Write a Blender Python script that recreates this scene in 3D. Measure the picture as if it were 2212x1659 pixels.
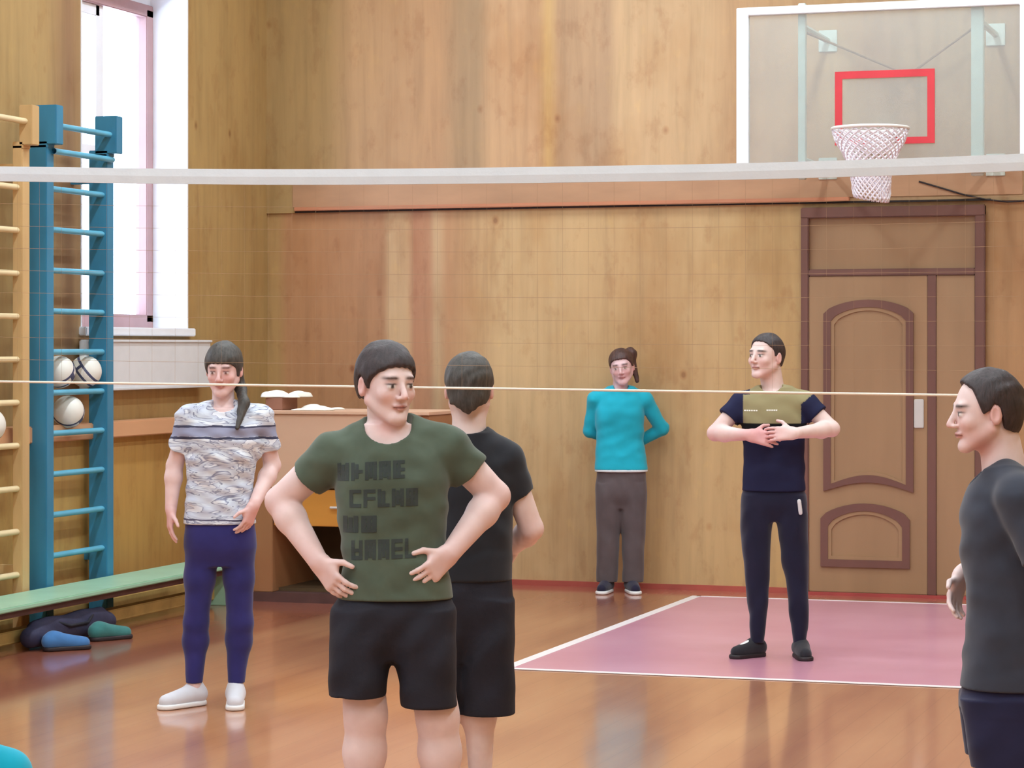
import bpy, bmesh, math, random
import numpy as np
from mathutils import Vector, Matrix
random.seed(7); np.random.seed(7)
for o in list(bpy.data.objects): bpy.data.objects.remove(o)
SC = bpy.context.scene
COL = SC.collection

# ------------------------------------------------------------------ camera
F_PX = 5500.0; PSI = math.radians(18.35); CAM_H = 1.6; HORIZON = 750.0; CX = 1106.0
cam = bpy.data.cameras.new('camera'); camo = bpy.data.objects.new('camera', cam); COL.objects.link(camo)
camo.location = (0, 0, CAM_H); camo.rotation_euler = (math.pi/2, 0, PSI)
cam.sensor_fit = 'HORIZONTAL'; cam.sensor_width = 36.0; cam.lens = 36.0*F_PX/2212.0
cam.shift_y = -(829.5-HORIZON)/2212.0
cam.clip_start = 0.1; cam.clip_end = 200
SC.camera = camo
FWD = Vector((-math.sin(PSI), math.cos(PSI), 0)); RGT = Vector((math.cos(PSI), math.sin(PSI), 0))
def at(px, s, z=0.0):            # ground point seen at column px with scale s pixels per metre
    d = F_PX/s; p = FWD*d + RGT*((px-CX)/F_PX*d); return Vector((p.x, p.y, z))

# ------------------------------------------------------------------ exposure, world, lamps
SC.view_settings.view_transform = 'Standard'; SC.view_settings.look = 'None'
SC.view_settings.gamma = 1.0; SC.view_settings.use_curve_mapping = False
SC.view_settings.exposure = 0.0
W = bpy.data.worlds.new('overcast_sky'); SC.world = W; W.use_nodes = True
bgn = W.node_tree.nodes['Background']; bgn.inputs['Color'].default_value = (0.74, 0.86, 1.0, 1); bgn.inputs['Strength'].default_value = 7.0

XL, XR, YB, YF, ZC = -7.2, 1.75, 16.3, -4.0, 5.4
WIN = [(1.6, 3.06), (5.6, 7.06), (9.6, 11.06), (13.56, 15.02)]; WZ0, WZ1 = 1.71, 3.95
def area(name, loc, rot, sx, sy, power, col=(1, 1, 1), portal=False):
    l = bpy.data.lights.new(name, 'AREA'); l.shape = 'RECTANGLE'; l.size = sx; l.size_y = sy; l.energy = power; l.color = col
    if portal: l.cycles.is_portal = True
    o = bpy.data.objects.new(name, l); COL.objects.link(o); o.location = loc; o.rotation_euler = rot; return o
for y0, y1 in WIN:
    area('window_portal', (XL-0.42, (y0+y1)/2, (WZ0+WZ1)/2), (0, -math.pi/2, 0), WZ1-WZ0, y1-y0, 1, portal=True)
FILL_LAMP_W = 62.0
FILL_LAMPS = [(x, y) for y in (-2.2, 1.2, 4.6, 8.0, 11.2, 14.2) for x in (-5.4, -2.72, 0.0)]  # out-of-view ceiling lamps, put in as fill light
for x, y in FILL_LAMPS:
    area('fill_lamp_light', (x, y, ZC-0.16), (0, 0, 0), 0.26, 1.3, FILL_LAMP_W, (0.77, 0.92, 1.0))

# ------------------------------------------------------------------ material helpers
def lin(c):
    r = []
    for v in c:
        v /= 255.0; r.append(v/12.92 if v <= 0.04045 else ((v+0.055)/1.055)**2.4)
    return (*r, 1.0)
class NT:
    def __init__(s, name):
        s.m = bpy.data.materials.new(name); s.m.use_nodes = True; s.t = s.m.node_tree; s.b = s.t.nodes['Principled BSDF']
    def n(s, t, **k):
        nd = s.t.nodes.new(t)
        for a, v in k.items():
            if a in nd.inputs.keys(): nd.inputs[a].default_value = v
            else: setattr(nd, a, v)
        return nd
    def l(s, a, b): s.t.links.new(a, b)
    def coords(s, kind='Object', scale=(1, 1, 1)):
        tc = s.n('ShaderNodeTexCoord'); mp = s.n('ShaderNodeMapping'); mp.inputs['Scale'].default_value = scale
        s.l(tc.outputs[kind], mp.inputs['Vector']); return mp.outputs['Vector']
    def noise(s, vec, scale, detail=3, rough=0.55, dist=0.0):
        n = s.n('ShaderNodeTexNoise'); n.inputs['Scale'].default_value = scale; n.inputs['Detail'].default_value = detail
        n.inputs['Roughness'].default_value = rough; n.inputs['Distortion'].default_value = dist
        s.l(vec, n.inputs['Vector']); return n.outputs['Fac']
    def ramp(s, fac, stops, interp='LINEAR'):
        r = s.n('ShaderNodeValToRGB'); r.color_ramp.interpolation = interp; el = r.color_ramp.elements
        el[0].position = stops[0][0]; el[0].color = stops[0][1]
        el[1].position = stops[-1][0]; el[1].color = stops[-1][1]
        for p, c in stops[1:-1]:
            e = el.new(p); e.color = c
        s.l(fac, r.inputs['Fac']); return r.outputs['Color']
    def mix(s, fac, a, b, mode='MIX'):
        m = s.n('ShaderNodeMix', data_type='RGBA', blend_type=mode)
        for v, i in ((fac, 0), (a, 6), (b, 7)):
            if hasattr(v, 'links'): s.l(v, m.inputs[i])
            else: m.inputs[i].default_value = v
        return m.outputs[2]
    def bump(s, h, strength=0.2, dist=0.01):
        b = s.n('ShaderNodeBump'); b.inputs['Strength'].default_value = strength; b.inputs['Distance'].default_value = dist
        s.l(h, b.inputs['Height']); s.l(b.outputs['Normal'], s.b.inputs['Normal'])
    def col(s, c): s.l(c, s.b.inputs['Base Color']) if hasattr(c, 'links') else setattr(s.b.inputs['Base Color'], 'default_value', c)
    def rough(s, r): s.b.inputs['Roughness'].default_value = r
G = lambda v: (v, v, v, 1.0)
def plain(name, rgb, rough=0.5, var=0.12, scale=6.0, bump=0.0, metal=0.0, spec=0.5, stretch=(1, 1, 1)):
    m = NT(name); v = m.coords('Object', stretch); f = m.noise(v, scale, 4)
    c = lin(rgb); a = tuple(x*(1-var) for x in c[:3])+(1,); b = tuple(min(1, x*(1+var)) for x in c[:3])+(1,)
    m.col(m.ramp(f, [(0.3, a), (0.7, b)])); m.rough(rough); m.b.inputs['Metallic'].default_value = metal
    m.b.inputs['Specular IOR Level'].default_value = spec
    if bump: m.bump(m.noise(v, scale*6, 3), bump, 0.004)
    return m.m
def plankwall(name, axis, stops, x0, x1, warm=1.0, spots=True):
    m = NT(name); g = m.n('ShaderNodeNewGeometry'); sp = m.n('ShaderNodeSeparateXYZ'); m.l(g.outputs['Position'], sp.inputs[0])
    mr = m.n('ShaderNodeMapRange'); mr.inputs['From Min'].default_value = x0; mr.inputs['From Max'].default_value = x1
    # slightly wavering seams between boards
    mp = m.n('ShaderNodeMapping'); mp.inputs['Scale'].default_value = (1, 1, 0.35); m.l(g.outputs['Position'], mp.inputs['Vector'])
    w = m.noise(mp.outputs['Vector'], 2.2, 2)
    ma = m.n('ShaderNodeMath', operation='MULTIPLY_ADD'); ma.inputs[1].default_value = 0.05; m.l(w, ma.inputs[0]); m.l(sp.outputs[axis], ma.inputs[2])
    m.l(ma.outputs[0], mr.inputs['Value'])
    c = m.ramp(mr.outputs['Result'], stops, 'LINEAR')
    mp2 = m.n('ShaderNodeMapping'); mp2.inputs['Scale'].default_value = (1, 1, 0.07); m.l(g.outputs['Position'], mp2.inputs['Vector'])
    grain = m.noise(mp2.outputs['Vector'], 14, 5, 0.6, 0.4)
    c = m.mix(0.42, c, m.ramp(grain, [(0.3, G(0.70)), (0.5, G(1.0)), (0.72, G(1.18))]), 'MULTIPLY')
    mp3 = m.n('ShaderNodeMapping'); mp3.inputs['Scale'].default_value = (1, 1, 0.6); m.l(g.outputs['Position'], mp3.inputs['Vector'])
    blotch = m.noise(mp3.outputs['Vector'], 1.7, 4, 0.6)
    c = m.mix(0.6, c, m.ramp(blotch, [(0.3, (0.80, 0.66, 0.52, 1)), (0.5, G(1.0)), (0.72, (1.14, 1.12, 1.05, 1))]), 'MULTIPLY')
    mo = m.noise(mp3.outputs['Vector'], 6.5, 4, 0.65)
    c = m.mix(0.5, c, m.ramp(mo, [(0.33, (0.80, 0.70, 0.66, 1)), (0.45, G(1.0)), (0.6, G(1.0)), (0.72, (1.12, 1.12, 0.98, 1))]), 'MULTIPLY')
    if spots:
        vo = m.n('ShaderNodeTexVoronoi', feature='F1'); vo.inputs['Scale'].default_value = 3.2
        mp4 = m.n('ShaderNodeMapping'); mp4.inputs['Scale'].default_value = (1, 1, 0.75); m.l(g.outputs['Position'], mp4.inputs['Vector']); m.l(mp4.outputs['Vector'], vo.inputs['Vector'])
        k = m.ramp(vo.outputs['Distance'], [(0.03, (0.50, 0.34, 0.32, 1)), (0.06, (0.84, 0.72, 0.66, 1)), (0.10, G(1))])
        c = m.mix(0.75, c, k, 'MULTIPLY')
    m.col(c); m.rough(0.42); m.b.inputs['Specular IOR Level'].default_value = 0.3
    m.bump(grain, 0.06, 0.01); return m.m

# wood colours read across the far wall
def dull(c, k=0.20):
    m = 0.35*c[0]+0.5*c[1]+0.15*c[2]; return tuple(v+(m-v)*k for v in c)
def st(lst): return [(p, lin(dull(c))) for p, c in lst]
UP = st([(0.0, (176, 140, 82)), (0.10, (178, 140, 84)), (0.14, (198, 152, 102)), (0.27, (196, 146, 100)), (0.30, (176, 138, 98)), (0.33, (176, 140, 100)), (0.35, (208, 160, 112)),
         (0.42, (206, 156, 108)), (0.435, (214, 168, 100)), (0.45, (196, 152, 108)), (0.52, (190, 150, 110)), (0.54, (214, 172, 122)), (0.66, (210, 168, 118)), (0.70, (198, 152, 104)),
         (0.80, (190, 148, 100)), (0.84, (196, 156, 104)), (0.90, (180, 138, 96)), (1.0, (176, 140, 96))])
LO = st([(0.0, (186, 142, 82)), (0.02, (188, 144, 84)), (0.035, (192, 134, 86)), (0.085, (194, 134, 86)), (0.17, (190, 132, 86)), (0.18, (212, 170, 120)), (0.205, (208, 164, 114)), (0.215, (194, 130, 90)),
         (0.235, (194, 134, 92)), (0.245, (208, 168, 120)), (0.26, (196, 140, 92)), (0.30, (206, 160, 106)), (0.34, (212, 172, 116)), (0.46, (206, 164, 108)), (0.54, (200, 156, 100)), (0.60, (210, 170, 112)),
         (0.70, (200, 158, 96)), (0.80, (204, 164, 100)), (0.86, (196, 150, 96)), (1.0, (184, 134, 84))])
LE = st([(0.0, (180, 146, 88)), (0.2, (186, 150, 92)), (0.5, (178, 144, 84)), (0.62, (184, 148, 90)), (0.655, (156, 116, 82)), (0.69, (182, 144, 84)), (0.8, (182, 146, 84)), (1.0, (180, 142, 80))])
M_up = plankwall('plywood_upper', 0, UP, -7.2, -2.4)
M_lo = plankwall('plywood_lower', 0, LO, -7.2, -2.0)
M_left = plankwall('plywood_side', 1, LE, 8.0, 16.3)
M_side = plankwall('plywood_other', 1, LE, -4.0, 16.3)
M_front = plankwall('plywood_front', 0, UP, XL, XR)
M_wains = plankwall('wainscot_yellow', 1, st([(0, (204, 152, 70)), (0.5, (210, 160, 78)), (0.75, (196, 144, 68)), (1, (206, 156, 76))]), 8, 16.3, spots=False)
M_ledge = plain('ledge_wood', (216, 164, 124), 0.45, 0.06, 4, stretch=(1, 0.2, 1))
M_trim = plain('trim_wood', (196, 130, 96), 0.4, 0.1, 6, stretch=(0.2, 1, 1))
M_white = plain('white_paint', (236, 238, 244), 0.5, 0.03)
M_winframe = plain('window_frame_paint', (176, 140, 142), 0.5, 0.06)
M_rad = plain('radiator_paint', (222, 224, 228), 0.45, 0.04)
M_ceil = plain('ceiling_paint', (225, 220, 212), 0.8, 0.03)
M_teal = plain('teal_blue_paint', (56, 132, 168), 0.4, 0.16, 5, stretch=(1, 1, 0.3))
M_rungblue = plain('rung_light_blue_paint', (96, 176, 206), 0.35, 0.1)
M_ywood = plain('varnished_pale_wood', (206, 172, 122), 0.35, 0.12, 5, stretch=(1, 1, 0.3))
M_rungy = plain('rung_pale_wood', (232, 214, 172), 0.35, 0.06)
M_bench = plain('bench_mint_paint', (160, 204, 176), 0.4, 0.07, 5)
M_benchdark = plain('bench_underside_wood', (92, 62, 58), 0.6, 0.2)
M_benchbeam = plain('bench_beam_wood', (190, 160, 96), 0.5, 0.2)
M_door = plain('door_wood', (160, 126, 92), 0.42, 0.12, 3, stretch=(1, 1, 0.12))
M_doordark = plain('door_moulding_wood', (114, 76, 66), 0.45, 0.12, 3, stretch=(1, 1, 0.2))
M_boardwhite = plain('backboard_white_paint', (238, 240, 246), 0.4, 0.02)
M_pole = plain('support_pale_green_paint', (204, 214, 204), 0.4, 0.05)
M_red = plain('red_target_paint', (206, 52, 62), 0.45, 0.08)
M_steel = plain('handle_plate_metal', (214, 212, 208), 0.35, 0.04, metal=0.3)
M_dark = plain('dark_gap', (40, 28, 26), 0.8, 0.1)
M_cable = plain('black_cable', (44, 32, 32), 0.6, 0.1)
M_tape = plain('net_tape_fabric', (216, 222, 226), 0.7, 0.03, 10, bump=0.2)
M_cord = plain('net_thin_cord', (164, 132, 100), 0.8, 0.1)
M_rope = plain('net_bottom_rope', (236, 226, 208), 0.7, 0.04)
M_hoopnet = plain('hoop_net_cord', (238, 232, 240), 0.7, 0.04)
M_ball = plain('volleyball_leather', (232, 230, 222), 0.4, 0.04)
M_seam = plain('volleyball_blue_panel', (70, 78, 110), 0.45, 0.06)
M_paper = plain('white_paper', (240, 236, 226), 0.7, 0.03)
M_cab = plain('cabinet_pale_laminate', (216, 176, 148), 0.45, 0.04, 3)
M_cabpost = plain('cabinet_brown_wood', (166, 116, 78), 0.5, 0.1, 4, stretch=(1, 1, 0.2))
M_ochre = plain('cabinet_ochre_wood', (206, 142, 60), 0.45, 0.1, 4, stretch=(0.2, 1, 1))
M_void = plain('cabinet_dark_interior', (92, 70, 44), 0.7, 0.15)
M_black = plain('black_fabric', (26, 26, 38), 0.85, 0.2, 8, bump=0.3)
M_bag = plain('navy_bag_fabric', (44, 44, 70), 0.8, 0.2, 8, bump=0.4)
M_line = plain('court_line_paint', (240, 232, 232), 0.35, 0.03)
M_box = plain('brown_cardboard', (150, 104, 84), 0.8, 0.08)

def floor_mat():
    m = NT('varnished_floor_boards'); g = m.n('ShaderNodeNewGeometry')
    sp = m.n('ShaderNodeSeparateXYZ'); m.l(g.outputs['Position'], sp.inputs[0])
    mp = m.n('ShaderNodeMapping'); mp.inputs['Scale'].default_value = (1, 0.12, 1); m.l(g.outputs['Position'], mp.inputs['Vector'])
    n1 = m.noise(mp.outputs['Vector'], 3.5, 4)
    c = m.ramp(n1, [(0.3, lin((174, 112, 84))), (0.5, lin((194, 134, 98))), (0.7, lin((206, 150, 110)))])
    n2 = m.noise(g.outputs['Position'], 0.55, 3)
    c = m.mix(0.7, c, m.ramp(n2, [(0.3, (0.82, 0.74, 0.76, 1)), (0.6, G(1.0)), (0.75, (1.1, 1.12, 1.1, 1))]), 'MULTIPLY')
    # redder tone along the left wall and towards the far wall
    mr = m.n('ShaderNodeMapRange'); mr.inputs['From Min'].default_value = -5.9; mr.inputs['From Max'].default_value = -5.75; m.l(sp.outputs[0], mr.inputs['Value'])
    c = m.mix(mr.outputs['Result'], m.mix(0.75, c, lin((150, 76, 60))), c)
    mr2 = m.n('ShaderNodeMapRange'); mr2.inputs['From Min'].default_value = 14.3; mr2.inputs['From Max'].default_value = 15.5; m.l(sp.outputs[1], mr2.inputs['Value'])
    c = m.mix(mr2.outputs['Result'], c, m.mix(0.55, c, lin((160, 72, 62))))
    # fine joints between boards
    w = m.n('ShaderNodeMath', operation='PINGPONG'); w.inputs[1].default_value = 0.06; m.l(sp.outputs[0], w.inputs[0])
    j = m.ramp(w.outputs[0], [(0.0, G(0.72)), (0.0025, G(1))]); c = m.mix(0.6, c, j, 'MULTIPLY')
    m.col(c); m.b.inputs['Coat Weight'].default_value = 1.0; m.b.inputs['Coat Roughness'].default_value = 0.11
    m.rough(0.38); m.bump(m.noise(mp.outputs['Vector'], 5, 2), 0.035, 0.02); return m.m
def pink_mat():
    m = NT('pink_court_paint'); g = m.n('ShaderNodeNewGeometry'); n = m.noise(g.outputs['Position'], 1.3, 4)
    m.col(m.ramp(n, [(0.3, lin((202, 138, 158))), (0.7, lin((216, 158, 176)))])); m.rough(0.3)
    m.b.inputs['Coat Weight'].default_value = 0.3; m.b.inputs['Coat Roughness'].default_value = 0.2; return m.m
def glass_mat(name, tint=(0.9, 0.93, 0.93), haze=0.16, ior_fac=0.03):
    m = NT(name); t = m.n('ShaderNodeBsdfTransparent'); t.inputs[0].default_value = (*tint, 1)
    gl = m.n('ShaderNodeBsdfGlossy'); gl.inputs['Roughness'].default_value = 0.25; df = m.n('ShaderNodeBsdfDiffuse'); df.inputs[0].default_value = (0.8, 0.84, 0.84, 1)
    a = m.n('ShaderNodeMixShader'); a.inputs[0].default_value = haze; m.l(t.outputs[0], a.inputs[1]); m.l(df.outputs[0], a.inputs[2])
    b = m.n('ShaderNodeMixShader'); b.inputs[0].default_value = ior_fac; m.l(a.outputs[0], b.inputs[1]); m.l(gl.outputs[0], b.inputs[2])
    m.l(b.outputs[0], m.t.nodes['Material Output'].inputs['Surface']); return m.m
M_glass = glass_mat('backboard_scratched_glass'); M_winglass = glass_mat('window_glass', (0.95, 0.97, 1.0), 0.03, 0.05)
def emis(name, col, s):
    m = NT(name); m.b.inputs['Emission Color'].default_value = (*col, 1); m.b.inputs['Emission Strength'].default_value = s; return m.m
M_fillglow = emis('fill_lamp_diffuser', (1, 0.97, 0.93), 4.0)
M_floor = floor_mat(); M_pink = pink_mat()

# ------------------------------------------------------------------ mesh helpers
class MB:
    def __init__(s): s.v = []; s.f = []
    def add(s, vs, fs):
        b = len(s.v); s.v += [tuple(v) for v in vs]; s.f += [tuple(i+b for i in f) for f in fs]; return s
    def box(s, x0, x1, y0, y1, z0, z1):
        return s.add([(x0,y0,z0),(x1,y0,z0),(x1,y1,z0),(x0,y1,z0),(x0,y0,z1),(x1,y0,z1),(x1,y1,z1),(x0,y1,z1)],
                     [(0,3,2,1),(4,5,6,7),(0,1,5,4),(1,2,6,5),(2,3,7,6),(3,0,4,7)])
    def tube(s, pts, r, n=8, close=False):
        pts = [Vector(p) for p in pts]; rs = r if isinstance(r, (list, tuple)) else [r]*len(pts)
        vs = []; prev = None
        for i, p in enumerate(pts):
            if close: t = pts[(i+1) % len(pts)]-pts[i-1]
            else: t = pts[min(i+1, len(pts)-1)]-pts[max(i-1, 0)]
            t.normalize()
            up = prev if prev is not None else (Vector((0, 0, 1)) if abs(t.z) < 0.9 else Vector((1, 0, 0)))
            a = t.cross(up); a.normalize(); b = t.cross(a) * -1; prev = b
            for k in range(n):
                th = 2*math.pi*k/n; vs.append(p + a*math.cos(th)*rs[i] + b*math.sin(th)*rs[i])
        fs = []; m = len(pts)
        for i in range(m if close else m-1):
            for k in range(n):
                j = (i+1) % m; fs.append((i*n+k, i*n+(k+1) % n, j*n+(k+1) % n, j*n+k))
        if not close: fs += [tuple(range(n-1, -1, -1)), tuple((m-1)*n+k for k in range(n))]
        return s.add(vs, fs)
    def sphere(s, c, r, nu=20, nv=12, sc=(1, 1, 1)):
        vs = [(c[0], c[1], c[2]+r*sc[2])]
        for i in range(1, nv):
            for k in range(nu):
                ph = math.pi*i/nv; th = 2*math.pi*k/nu
                vs.append((c[0]+r*sc[0]*math.sin(ph)*math.cos(th), c[1]+r*sc[1]*math.sin(ph)*math.sin(th), c[2]+r*sc[2]*math.cos(ph)))
        vs.append((c[0], c[1], c[2]-r*sc[2])); fs = [(0, 1+k, 1+(k+1) % nu) for k in range(nu)]
        for i in range(nv-2):
            for k in range(nu): a = 1+i*nu; fs.append((a+k, a+nu+k, a+nu+(k+1) % nu, a+(k+1) % nu))
        a = 1+(nv-2)*nu; fs += [(a+k, len(vs)-1, a+(k+1) % nu) for k in range(nu)]
        return s.add(vs, fs)
    def prism(s, poly, y0, y1):            # polygon in the XZ plane extruded along Y
        n = len(poly); vs = [(x, y0, z) for x, z in poly]+[(x, y1, z) for x, z in poly]
        fs = [tuple(range(n)), tuple(range(2*n-1, n-1, -1))]+[(i, i+n, (i+1) % n+n, (i+1) % n) for i in range(n)]
        return s.add(vs, fs)
    def frame(s, outer, inner, y0, y1):    # ring between two outlines of equal count
        n = len(outer); vs = [(x, y0, z) for x, z in outer]+[(x, y0, z) for x, z in inner]+[(x, y1, z) for x, z in outer]+[(x, y1, z) for x, z in inner]
        fs = []
        for i in range(n):
            j = (i+1) % n
            fs += [(i, j, n+j, n+i), (2*n+i, 3*n+i, 3*n+j, 2*n+j), (i, 2*n+i, 2*n+j, j), (n+i, n+j, 3*n+j, 3*n+i)]
        return s.add(vs, fs)
    def build(s, name, mat, parent=None, bevel=0.0, smooth=False, normals=True):
        me = bpy.data.meshes.new(name); me.from_pydata(s.v, [], s.f); me.update()
        if normals:
            bm = bmesh.new(); bm.from_mesh(me); bmesh.ops.recalc_face_normals(bm, faces=bm.faces)
            if bevel: bmesh.ops.bevel(bm, geom=list(bm.edges), offset=bevel, segments=2, affect='EDGES', clamp_overlap=True)
            bm.to_mesh(me); bm.free()
        me.materials.append(mat)
        if smooth: me.polygons.foreach_set('use_smooth', [True]*len(me.polygons))
        o = bpy.data.objects.new(name, me); COL.objects.link(o)
        if parent: o.parent = parent
        return o
def tag(o, label, cat, group=None):
    o['label'] = label; o['category'] = cat
    if group: o['group'] = group
    return o
def thing(name, label, cat, loc=(0, 0, 0), rz=0.0, group=None):
    o = bpy.data.objects.new(name, None); COL.objects.link(o); o.location = loc; o.rotation_euler = (0, 0, rz); o.empty_display_size = 0.2
    return tag(o, label, cat, group)
def struct(o): o['kind'] = 'structure'; return o
def shift(mb, loc):
    mb.v = [(x-loc[0], y-loc[1], z-loc[2]) for x, y, z in mb.v]; return mb

# ------------------------------------------------------------------ the setting
struct(MB().box(XL-0.4, XR+0.2, YF-0.2, YB+0.2, -0.2, 0).build('floor', M_floor))
struct(MB().box(XL-0.4, XR+0.2, YF-0.2, YB+0.2, ZC, ZC+0.2).build('ceiling', M_ceil))
SEAM = 2.53
DX0, DX1 = -3.155, -2.13      # door bay in the far wall
struct(MB().box(XL-0.4, XR+0.2, YB, YB+0.2, 0, SEAM).build('wall_back', M_lo))
struct(MB().box(XL-0.4, XR+0.2, YB-0.02, YB+0.2, SEAM, ZC).build('wall_back_upper', M_up))
wl = MB()
ys = [YF-0.2]+[v for w in WIN for v in w]+[YB]
for i in range(0, len(ys), 2): wl.box(XL-0.4, XL, ys[i], ys[i+1], 0, ZC)
for y0, y1 in WIN: wl.box(XL-0.4, XL, y0, y1, 0, WZ0); wl.box(XL-0.4, XL, y0, y1, WZ1, ZC)
struct(wl.build('wall_left', M_left))
struct(MB().box(XR, XR+0.2, YF-0.2, YB, 0, ZC).build('wall_right', M_side))
struct(MB().box(XL, XR, YF-0.2, YF, 0, ZC).build('wall_front', M_front))
# trim board at the seam of the far wall
tr = MB().box(-6.98, -3.1, YB-0.055, YB-0.02, SEAM+0.012, SEAM+0.038)
struct(tr.build('trim_1', M_trim, bevel=0.004))
struct(MB().box(-6.98, -2.2, YB-0.03, YB-0.02, SEAM, SEAM+0.012).build('trim_2', M_dark))
struct(MB().box(-7.0, -2.0, YB-0.026, YB-0.02, SEAM+0.038, SEAM+0.20).build('trim_5', plain('reddish_strip', (184, 142, 108), 0.45, 0.14, 5, stretch=(0.3, 1, 1))))  # thin strip above the seam, redder than the wall
struct(MB().box(XL, DX0, YB-0.02, YB, 0, 0.035).build('baseboard_back', plain('baseboard_red_paint', (176, 84, 72), 0.5)))
# windows in the left wall
for i, (y0, y1) in enumerate(WIN):
    z0, z1 = WZ0, WZ1; xo = XL-0.26
    wo = MB(); e = 0.012     # white plastered reveal
    wo.box(XL-0.4, XL+0.004, y1-e, y1+0.001, z0, z1); wo.box(XL-0.4, XL+0.004, y0-0.001, y0+e, z0, z1)
    wo.box(XL-0.4, XL+0.004, y0, y1, z1-e, z1+0.001)
    root = struct(wo.build('window_%d' % (i+1), M_white))
    MB().box(XL-0.4, XL+0.05, y0-0.02, y1+0.02, z0-0.04, z0+0.012).build('window_sill', M_white, root, bevel=0.006)
    fr = MB(); t = 0.075; fz0, fz1 = z0+0.05, z1-0.16
    fr.box(xo-0.06, xo, y0+e, y0+t, fz0, fz1); fr.box(xo-0.06, xo+0.02, y1-t-0.03, y1-e, fz0, fz1)
    fr.box(xo-0.06, xo+0.02, y0+e, y1-e, fz0-0.05, fz0+0.05); fr.box(xo-0.06, xo+0.02, y0+e, y1-e, fz1-0.05, fz1+0.03)
    fr.build('window_frame', M_winframe, root, bevel=0.005)
    MB().box(xo-0.06, xo, y0+e, y1-e, fz1+0.03, z1-e).box(xo-0.06, xo, y0+e, y1-e, z0, fz0-0.05).build('window_panel', M_white, root)
    sa = MB(); ym = y0+0.52*(y1-y0)
    sa.box(xo-0.05, xo-0.01, ym-0.05, ym+0.05, fz0, fz1); sa.box(xo-0.05, xo-0.01, y0+t, ym, fz0+1.02, fz0+1.10)
    sa.box(xo-0.05, xo-0.01, y0+t, ym, fz1-0.12, fz1-0.05)
    sa.build('window_sash', M_white, root, bevel=0.004)
    MB().box(xo-0.034, xo-0.028, y0+t, ym-0.05, fz0+0.04, fz1-0.05).build('window_pane', M_winglass, root)
    MB().box(xo-0.034, xo-0.028, ym+0.05, y1-t-0.03, fz0+0.04, fz1-0.05).build('window_pane', M_winglass, root)
# wainscot under the windows with its ledge
struct(MB().box(XL, XL+0.09, 8.0, 15.4, 0, 1.06).build('trim_3', M_wains))
struct(MB().box(XL, XL+0.16, 8.0, 15.4, 1.06, 1.155).build('trim_4', M_ledge, bevel=0.006))
struct(MB().box(XL+0.09, XL+0.11, 8.0, 15.4, 0, 0.09).build('baseboard_left', M_benchbeam))
# door in the far wall
def pxX(px, y=YB-0.02):
    u = (px-CX)/F_PX; return y*(-math.sin(PSI)+u*math.cos(PSI))/(math.cos(PSI)+u*math.sin(PSI))
def zz(px, py, y=YB-0.02):
    u = (px-CX)/F_PX; d = y/(math.cos(PSI)+u*math.sin(PSI)); return CAM_H-(py-HORIZON)/(F_PX/d)
dl, dr = pxX(1733), pxX(2130); dtop = zz(1930, 446)
leafl, leafr, sider = pxX(1750), pxX(2016), pxX(2108); rail = zz(1900, 596)
dm = MB(); yb = YB-0.02
dm.box(dl, leafl, yb-0.05, yb, 0, dtop); dm.box(sider, dr, yb-0.05, yb, 0, dtop); dm.box(dl, dr, yb-0.055, yb, dtop-0.07, dtop)
dm.box(leafl, sider, yb-0.05, yb, rail, rail+0.045)
droot = struct(dm.build('door_1', M_doordark, bevel=0.006))
MB().box(leafl, sider, yb-0.02, yb, rail+0.045, dtop-0.07).build('transom_panel', M_door, droot)
MB().box(leafl, leafr-0.03, yb-0.04, yb, 0.02, rail).build('door_leaf', M_door, droot, bevel=0.004)
MB().box(leafr+0.025, sider, yb-0.035, yb, 0.02, rail).build('narrow_leaf', M_door, droot, bevel=0.004)
MB().box(leafr-0.03, leafr+0.025, yb-0.045, yb, 0.02, rail).build('meeting_strip', M_doordark, droot, bevel=0.003)
MB().box(dl, dr, yb-0.06, yb, 0, 0.02).build('threshold', plain('threshold_red', (170, 70, 66), 0.5), droot)
def arch(x0, x1, z0, z1, rise, inset=0.0, dip=0.0, n=16):
    x0 += inset; x1 -= inset; z0 += inset; z1 -= inset; pts = [(x0, z0)]
    for k in range(1, n):
        t = k/n; pts.append((x0+(x1-x0)*t, z0+dip*math.sin(math.pi*t)))
    pts.append((x1, z0))
    for k in range(n+1):
        t = k/n; pts.append((x1+(x0-x1)*t, z1-rise+rise*math.sin(math.pi*t)**0.6))
    return pts
def panel(pxa, pxb, pya, pyb, rise, dip):
    x0, x1 = pxX(pxa), pxX(pxb); z1, z0 = zz(pxa, pya), zz(pxa, pyb)
    MB().frame(arch(x0, x1, z0, z1, rise, 0, dip), arch(x0, x1, z0, z1, rise, 0.048, dip), yb-0.056, yb-0.038).build('panel_moulding', M_doordark, droot, smooth=False)
    MB().frame(arch(x0, x1, z0, z1, rise, 0.048, dip), arch(x0, x1, z0, z1, rise, 0.07, dip), yb-0.05, yb-0.038).build('raised_panel_edge', M_door, droot)
panel(1782, 1976, 648, 1060, 0.09, 0.06); panel(1776, 1968, 1085, 1222, 0.10, 0.0)
hp = MB().box(pxX(1977), pxX(1998), yb-0.052, yb-0.038, zz(1988, 924), zz(1988, 862)).build('handle_plate', M_steel, droot, bevel=0.004)
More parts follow.
